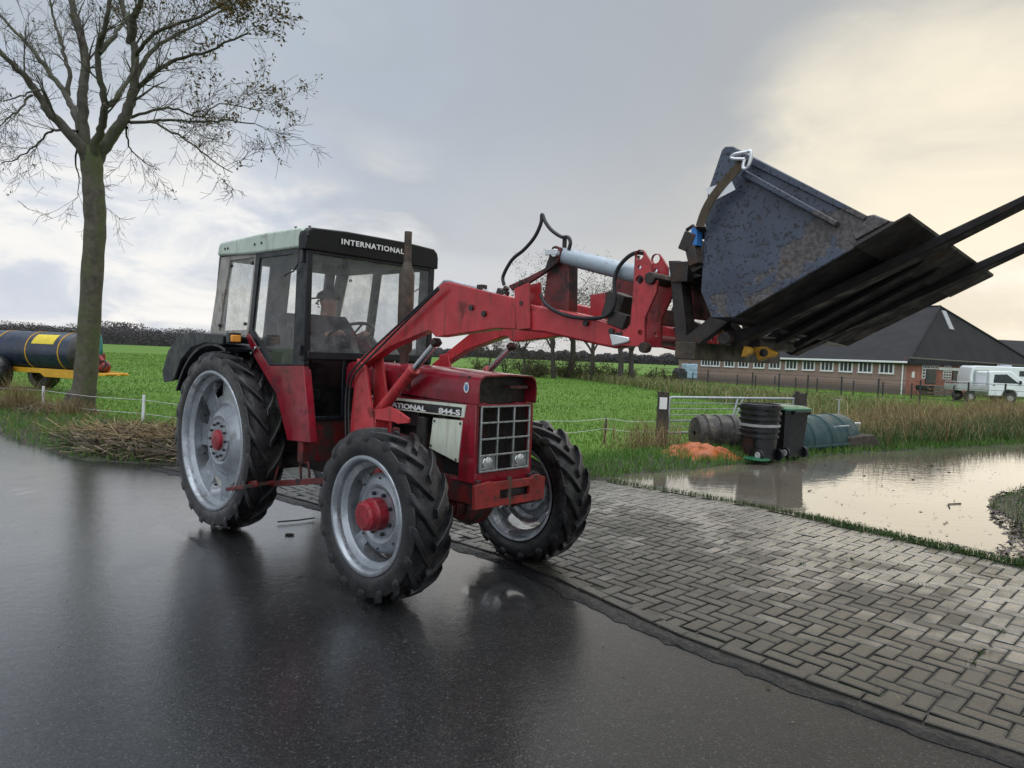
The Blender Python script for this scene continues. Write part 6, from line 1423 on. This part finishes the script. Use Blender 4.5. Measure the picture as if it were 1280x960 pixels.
MB().box((-.05, (fw[6][0]+fw[6][1])/2, (fw[6][2]+fw[6][3])/2), (.08, abs(fw[6][1]-fw[6][0]), fw[6][3]-fw[6][2])).build('canopy_beam', 'white_wood', HS, .01)
MB().box((-.03, (fw[7][0]+fw[7][1])/2, (fw[7][2]+fw[7][3])/2), (.06, abs(fw[7][1]-fw[7][0]), fw[7][3]-fw[7][2])).build('notice', 'white_wood', HS, .01)
MB().box((-.03, (fw[8][0]+fw[8][1])/2, (fw[8][2]+fw[8][3])/2), (.06, abs(fw[8][1]-fw[8][0]), fw[8][3]-fw[8][2])).build('meter_box', 'white_wood', HS, .01)
# barn behind on the right
bq_ = (58.163, 78, 5.589)
BN = thing('barn', 'low dark roofed barn behind the farmhouse at the edge of the view', 'building', (bq_[0], bq_[1], 0), R(6))
MB().box((0, 0, 1.4), (26, 12, 2.9)).build('wall', 'brick_red', BN)
MB().prism([(-6.5, 2.75), (0, bq_[2]), (6.5, 2.75), (6.5, 2.6), (0, bq_[2]-.15), (-6.5, 2.6)], -13.3, 13.3, 'x').build('roof', 'tiles', BN)
# --- vehicles in the yard
MT['van_white'] = pm('van_white', (.78, .80, .82), .3, var=.04); MT['van_glass'] = pm('van_glass', (.02, .026, .03), .06); MT['trim_black'] = pm('trim_black', (.02, .02, .022), .5); MT['bed_alu'] = pm('bed_alu', (.36, .37, .36), .45, var=.2); MT['orange_lamp'] = pm('orange_lamp', (.55, .10, .04), .3)
MT['van_grey'] = pm('van_grey', (.36, .40, .46), .5)
def wheel_t(parent, x, y, r, sgn):
    w_ = MB().lathe([(-.11, r*.55), (-.11, r*.95), (-.07, r), (.07, r), (.11, r*.95), (.11, r*.55)], n=28).build('wheel', 'trim_black', parent, .01); w_.location = (x, y, r)
    MB().lathe([(-.09*1, .001), (-.09, r*.2), (-.05, r*.45), (-.10, r*.57)], n=24).build('rim', 'bed_alu', w_)
    if sgn > 0: w_.scale = (1, -1, 1)
tq = (29.782, 42.029)
TK = thing('flatbed_truck', 'white flatbed pickup truck with an empty aluminium bed parked by the farmhouse', 'truck', (tq[0]-.05, tq[1]+.8, 0), R(-9))
cab = [(-1.05, .42), (-1.05, 1.80), (-.95, 1.90), (.10, 1.92), (.22, 1.86), (.98, 1.22), (1.75, 1.10), (1.88, .95), (1.90, .42), (.52, .42), (.48, .66), (.32, .80), (-.02, .82), (-.22, .72), (-.32, .42)]
cb_ = MB().prism(cab, -.85, .85).build('cab', 'van_white', TK, .05, 40, seg=3)
sw_ = [(-.82, 1.20), (-.78, 1.70), (-.10, 1.74), (.60, 1.20)]
for s in (-1, 1): MB().prism(sw_, s*.858, s*.84).build('side_window', 'van_glass', cb_, .01)
for s in (-1, 1): MB().box((.62, s*.93, 1.27), (.10, .14, .22)).build('wing_mirror', 'trim_black', cb_, .02)
MB().beam((.24, 0, 1.83), (.96, 0, 1.25), 1.5, .03, (0, 1, 0)).build('windscreen', 'van_glass', cb_, .005)
MB().box((.48, 0, .50), (2.75, 1.64, .12)).build('sill', 'trim_black', cb_, .01)
for s in (-1, 1): MB().box((1.80, s*.68, .88), (.16, .26, .16)).build('headlight', 'orange_lamp', cb_, .02)
MB().box((1.87, 0, .60), (.16, 1.66, .26)).build('bumper', 'trim_black', TK, .02); MB().box((-.78, -.857, 1.05), (.12, .02, .05)).build('door_handle', 'trim_black', cb_)
MB().box((-1.95, 0, .72), (1.7, 1.8, .10)).build('bed', 'bed_alu', TK, .01)
bs_ = MB()
for s in (-1, 1): bs_.box((-1.95, s*.88, .90), (1.7, .03, .26))
bs_.box((-2.78, 0, .90), (.03, 1.76, .26)); bs_.build('drop_side', 'bed_alu', TK, .005)
rl_ = MB()
for s in (-1, 1):
    rl_.tube([(-1.2, s*.88, 1.18), (-2.75, s*.88, 1.18)], .02, 6)
    for x in (-1.2, -1.7, -2.2, -2.75): rl_.tube([(x, s*.88, .95), (x, s*.88, 1.18)], .018, 6)
rl_.tube([(-1.12, -.8, .8), (-1.12, -.8, 1.92), (-1.12, .8, 1.92), (-1.12, .8, .8)], .03, 8); rl_.build('rail', 'galv', TK)
for s in (-1, 1): wheel_t(TK, .15, s*.78, .33, s); wheel_t(TK, -2.05, s*.78, .33, s)
vq = (37.497, 53)
VN = thing('camper_van', 'white camper van with a high roof parked behind the flatbed truck', 'van', (vq[0], vq[1], 0), R(-6))
MB().prism([(-3.3, .45), (-3.35, 1.5), (-3.2, 2.20), (-3.0, 2.32), (1.6, 2.34), (2.2, 2.25), (2.5, 1.95), (2.6, 1.3), (3.5, 1.1), (3.6, .45)], -.95, .95).build('body', 'van_white', VN, .06, 40)
MB().box((-2.3, -.962, 1.45), (1.7, .02, .95)).build('side_panel', 'van_grey', VN, .005)
MB().box((-.6, -.2, 2.40), (.8, .5, .14)).build('roof_hatch', 'van_grey', VN, .03); MB().box((.5, -.962, 1.85), (.9, .02, .4)).build('side_window', 'van_glass', VN, .01)
for s in (-1, 1): wheel_t(VN, 2.3, s*.86, .36, s); wheel_t(VN, -2.0, s*.86, .36, s)
# yard clutter by the house
q = (15.873, 63.212); MT['tank_pale'] = pm('tank_pale', (.30, .42, .52), .4)
o = thing('water_tank', 'pale blue cube water tank standing at the far end of the farmhouse', 'tank', (q[0], q[1], 0), .3); MB().box((0, 0, .95), (1.1, 1.0, 1.3)).build('container', 'tank_pale', o, .08, seg=3); MB().box((0, 0, .15), (1.2, 1.1, .2)).build('pallet', 'wood_grey', o, .01); MB().cyl((0, 0, 1.6), (0, 0, 1.72), .15, n=16).build('cap', 'trim_black', o, .01)
q = (13.545, 57.011)
o = thing('garden_roller', 'dark machine standing beside the pale blue water tank', 'machine', (q[0], q[1], 0), .5); MB().box((0, 0, .7), (1.0, .7, .6)).prism([(-.5, .9), (-.3, 1.25), (.2, 1.2), (.5, .95)], -.3, .3).build('body', 'trim_black', o, .04)
for s in (-1, 1): MB().cyl((-.25, s*.4, .3), (-.25, s*.5, .3), .3, n=20).build('wheel', 'trim_black', o, .02)
q = (30.49, 49.593)
o = thing('slatted_crate', 'pale slatted crate in front of the dark farmhouse door', 'crate', (q[0], q[1]+1, 0), .3); mb = MB()
for z in (.12, .36, .60): mb.box((0, -.5, z), (1.5, .03, .16)); mb.box((0, .5, z), (1.5, .03, .16))
for x in (-.72, -.24, .24, .72): mb.box((x, -.53, .38), (.07, .04, .72)); mb.box((x, .53, .38), (.07, .04, .72))
mb.box((0, 0, .72), (1.5, 1.0, .04)).build('slats', 'wood_grey', o, .004)
q = (28.858, 48.46)
o = thing('wheelbarrow', 'dark wheelbarrow left before the farmhouse front wall', 'wheelbarrow', (q[0], q[1]+1, 0), .9); MB().prism([(-.5, .45), (-.6, .75), (.6, .75), (.35, .4)], -.35, .35).build('tray', 'trim_black', o, .03); MB().cyl((.6, -.05, .22), (.6, .05, .22), .22, n=20).build('wheel', 'trim_black', o, .02)
for s in (-1, 1): MB().tube([(.6, s*.08, .22), (0, s*.3, .4), (-1.0, s*.32, .62)], .025, 6).build('handle', 'trim_black', o); MB().tube([(-.35, s*.3, .45), (-.4, s*.3, 0)], .025, 6).build('leg', 'trim_black', o)
# --- wire fences across the yard grass
def fence(name, label, posts, h, wires, mesh=True):
    t = thing(name, label, 'fence', (posts[0][0], posts[0][1], 0)); o_ = Vector((posts[0][0], posts[0][1], 0)); pr = None
    for i, p in enumerate(posts):
        hh = p[2] if len(p) > 2 else h
        po_ = MB().cyl((0, 0, -.05), (0, 0, hh), .045, n=8).build('post', 'trim_black', t); po_.location = (p[0]-o_.x, p[1]-o_.y, 0)
    mb = MB()
    for z in wires:
        for i in range(len(posts)-1):
            a = Vector((*posts[i][:2], z))-o_; b_ = Vector((*posts[i+1][:2], z))-o_; mb.tube([a, b_], .010, 4, False)
    mb.build('wire', 'trim_black', t)
fence('wire_fence', 'black post and wire fence across the grass in front of the farmhouse', [(10.615, 52, 1.25), (11.968, 50, 1.25), (13.065, 47, 1.25), (14.688, 43, 1.25), (15.934, 42, 1.25), (17.021, 40.5, 1.25), (17.795, 38, 1.25), (19.012, 36.5, 1.25), (20.891, 36, 1.25), (23.033, 35.5, 1.25), (24.543, 35, 1.25), (26.308, 34.5, 1.25)], 1.3, (.3, .6, .9, 1.2))
fence('wire_fence', 'lower dark post and wire fence between the rough grass and the yard fence', [(14.102, 55, 0.95), (16.948, 53, 0.95), (17.986, 52, 0.95), (19.036, 51, 0.95), (20.146, 50, 0.95), (21.245, 49, 0.95), (22.325, 46, 0.95), (23.731, 45, 0.95), (25.002, 44, 0.95), (26.393, 42, 0.95)], .95, (.45, .85))

# ================================================================== LIGHT, SKY, CAMERA
SUN_AZ, SUN_EL = R(34), R(16)      # azimuth to the right of the view direction
w = bpy.data.worlds.new('World'); scene.world = w; w.use_nodes = True; nt = w.node_tree
bg = nt.nodes['Background']; tc = nn(nt, 'ShaderNodeTexCoord'); D_ = tc.outputs['Generated']
sky = nn(nt, 'ShaderNodeTexSky'); sky.sky_type = 'NISHITA'; sky.sun_disc = False; sky.sun_elevation = SUN_EL; sky.sun_rotation = SUN_AZ; sky.air_density = 1.2; sky.dust_density = 2.
sp = nn(nt, 'ShaderNodeSeparateXYZ'); nt.links.new(D_, sp.inputs[0]); X_, Y_, Z_ = sp.outputs
def vdot(v):
    n_ = nn(nt, 'ShaderNodeVectorMath', operation='DOT_PRODUCT'); nt.links.new(D_, n_.inputs[0]); n_.inputs[1].default_value = v; return n_.outputs['Value']
# cloud deck projected on a plane overhead, so it gathers towards the horizon
zz = mathn(nt, 'ADD', mathn(nt, 'MAXIMUM', Z_, 0.), .34)
cv = nn(nt, 'ShaderNodeCombineXYZ'); nt.links.new(mathn(nt, 'DIVIDE', X_, zz), cv.inputs[0]); nt.links.new(mathn(nt, 'DIVIDE', Y_, zz), cv.inputs[1])
big = noise(nt, cv.outputs[0], 1.1, 7, .55, .7); med = noise(nt, cv.outputs[0], 2.6, 8, .56, .5)
sunv = (math.sin(SUN_AZ)*math.cos(SUN_EL), math.cos(SUN_AZ)*math.cos(SUN_EL), math.sin(SUN_EL))
glow = ramp(nt, mathn(nt, 'ADD', vdot((.520, .838, .165)), mathn(nt, 'MULTIPLY', mathn(nt, 'SUBTRACT', med, .5), .08)), .945, 1.0)
puff = ramp(nt, mathn(nt, 'ADD', vdot((-.497, .845, .197)), mathn(nt, 'MULTIPLY', mathn(nt, 'SUBTRACT', med, .5), .30)), .925, 1.01)
low = ramp(nt, Z_, .0, .36, 1., 0.)            # 1 at the horizon
right = ramp(nt, X_, -.35, .55)
left = ramp(nt, X_, .05, -.55)
c_up = mixc(nt, right, (.375, .425, .49), (.345, .36, .375))
c_low = mixc(nt, right, (.60, .61, .64), (.53, .51, .465))
c_ = mixc(nt, low, c_up, c_low)
c_ = mixc(nt, mathn(nt, 'MULTIPLY', glow, .85), c_, (.80, .735, .59))
dark = ramp(nt, big, .42, .66)
c_ = mixc(nt, mathn(nt, 'MULTIPLY', dark, .34), c_, (.31, .335, .375))
c_ = mixc(nt, mathn(nt, 'MULTIPLY', mathn(nt, 'MULTIPLY', puff, ramp(nt, Z_, .17, .31, 1., .08)), .9), c_, (.80, .79, .77))
lit = mathn(nt, 'MULTIPLY', ramp(nt, med, .50, .70), mathn(nt, 'MULTIPLY', ramp(nt, Z_, .05, .27, 1., .05), mathn(nt, 'MAXIMUM', left, mathn(nt, 'MULTIPLY', glow, .7))))
c_ = mixc(nt, mathn(nt, 'MULTIPLY', lit, .75), c_, (.88, .85, .80))
blue = mathn(nt, 'MULTIPLY', ramp(nt, med, .40, .56, 1., 0.), mathn(nt, 'MULTIPLY', left, .4))
c_ = mixc(nt, blue, c_, (.45, .52, .65))
# unseen sky behind the camera and overhead, raised to light ground and tractor
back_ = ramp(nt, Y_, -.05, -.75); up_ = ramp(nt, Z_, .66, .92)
c_ = mixc(nt, back_, c_, (1.0, 1.06, 1.16)); c_ = mixc(nt, up_, c_, (2.1, 2.2, 2.35))      # zenith raised as added fill; an overcast sky is brightest there
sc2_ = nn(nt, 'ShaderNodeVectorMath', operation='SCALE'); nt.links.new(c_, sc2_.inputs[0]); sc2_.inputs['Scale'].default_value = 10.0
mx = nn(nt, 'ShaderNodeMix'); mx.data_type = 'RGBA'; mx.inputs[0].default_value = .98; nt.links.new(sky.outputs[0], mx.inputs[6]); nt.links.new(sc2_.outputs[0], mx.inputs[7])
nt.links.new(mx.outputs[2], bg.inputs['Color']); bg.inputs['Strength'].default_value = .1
sl_ = bpy.data.lights.new('sun', 'SUN'); sl_.energy = .5; sl_.angle = R(80); sl_.color = (1., .88, .70)
so = bpy.data.objects.new('sun', sl_); col.objects.link(so); so.rotation_euler = Vector(sunv).to_track_quat('Z', 'Y').to_euler()
cam = bpy.data.cameras.new('camera'); co_ = bpy.data.objects.new('camera', cam); col.objects.link(co_)
cam.sensor_width = 36; cam.lens = 24.7253; cam.clip_start = .05; cam.clip_end = 3000
co_.matrix_world = Matrix([[0.999203, -0.039909, -0.0, 0.0], [0.00157, 0.039318, -0.999226, 0.0], [0.039878, 0.998429, 0.039349, 1.638683], [0.0, 0.0, 0.0, 1.0]])
scene.camera = co_
scene.view_settings.view_transform = 'Standard'; scene.view_settings.look = 'None'; scene.view_settings.exposure = .28; scene.view_settings.gamma = 1.; scene.view_settings.use_curve_mapping = False
scene.render.engine = 'CYCLES'
scene.cycles.use_denoising = True; scene.cycles.max_bounces = 7; scene.cycles.transparent_max_bounces = 16; scene.cycles.caustics_reflective = False; scene.cycles.caustics_refractive = False; scene.cycles.sample_clamp_indirect = 6.
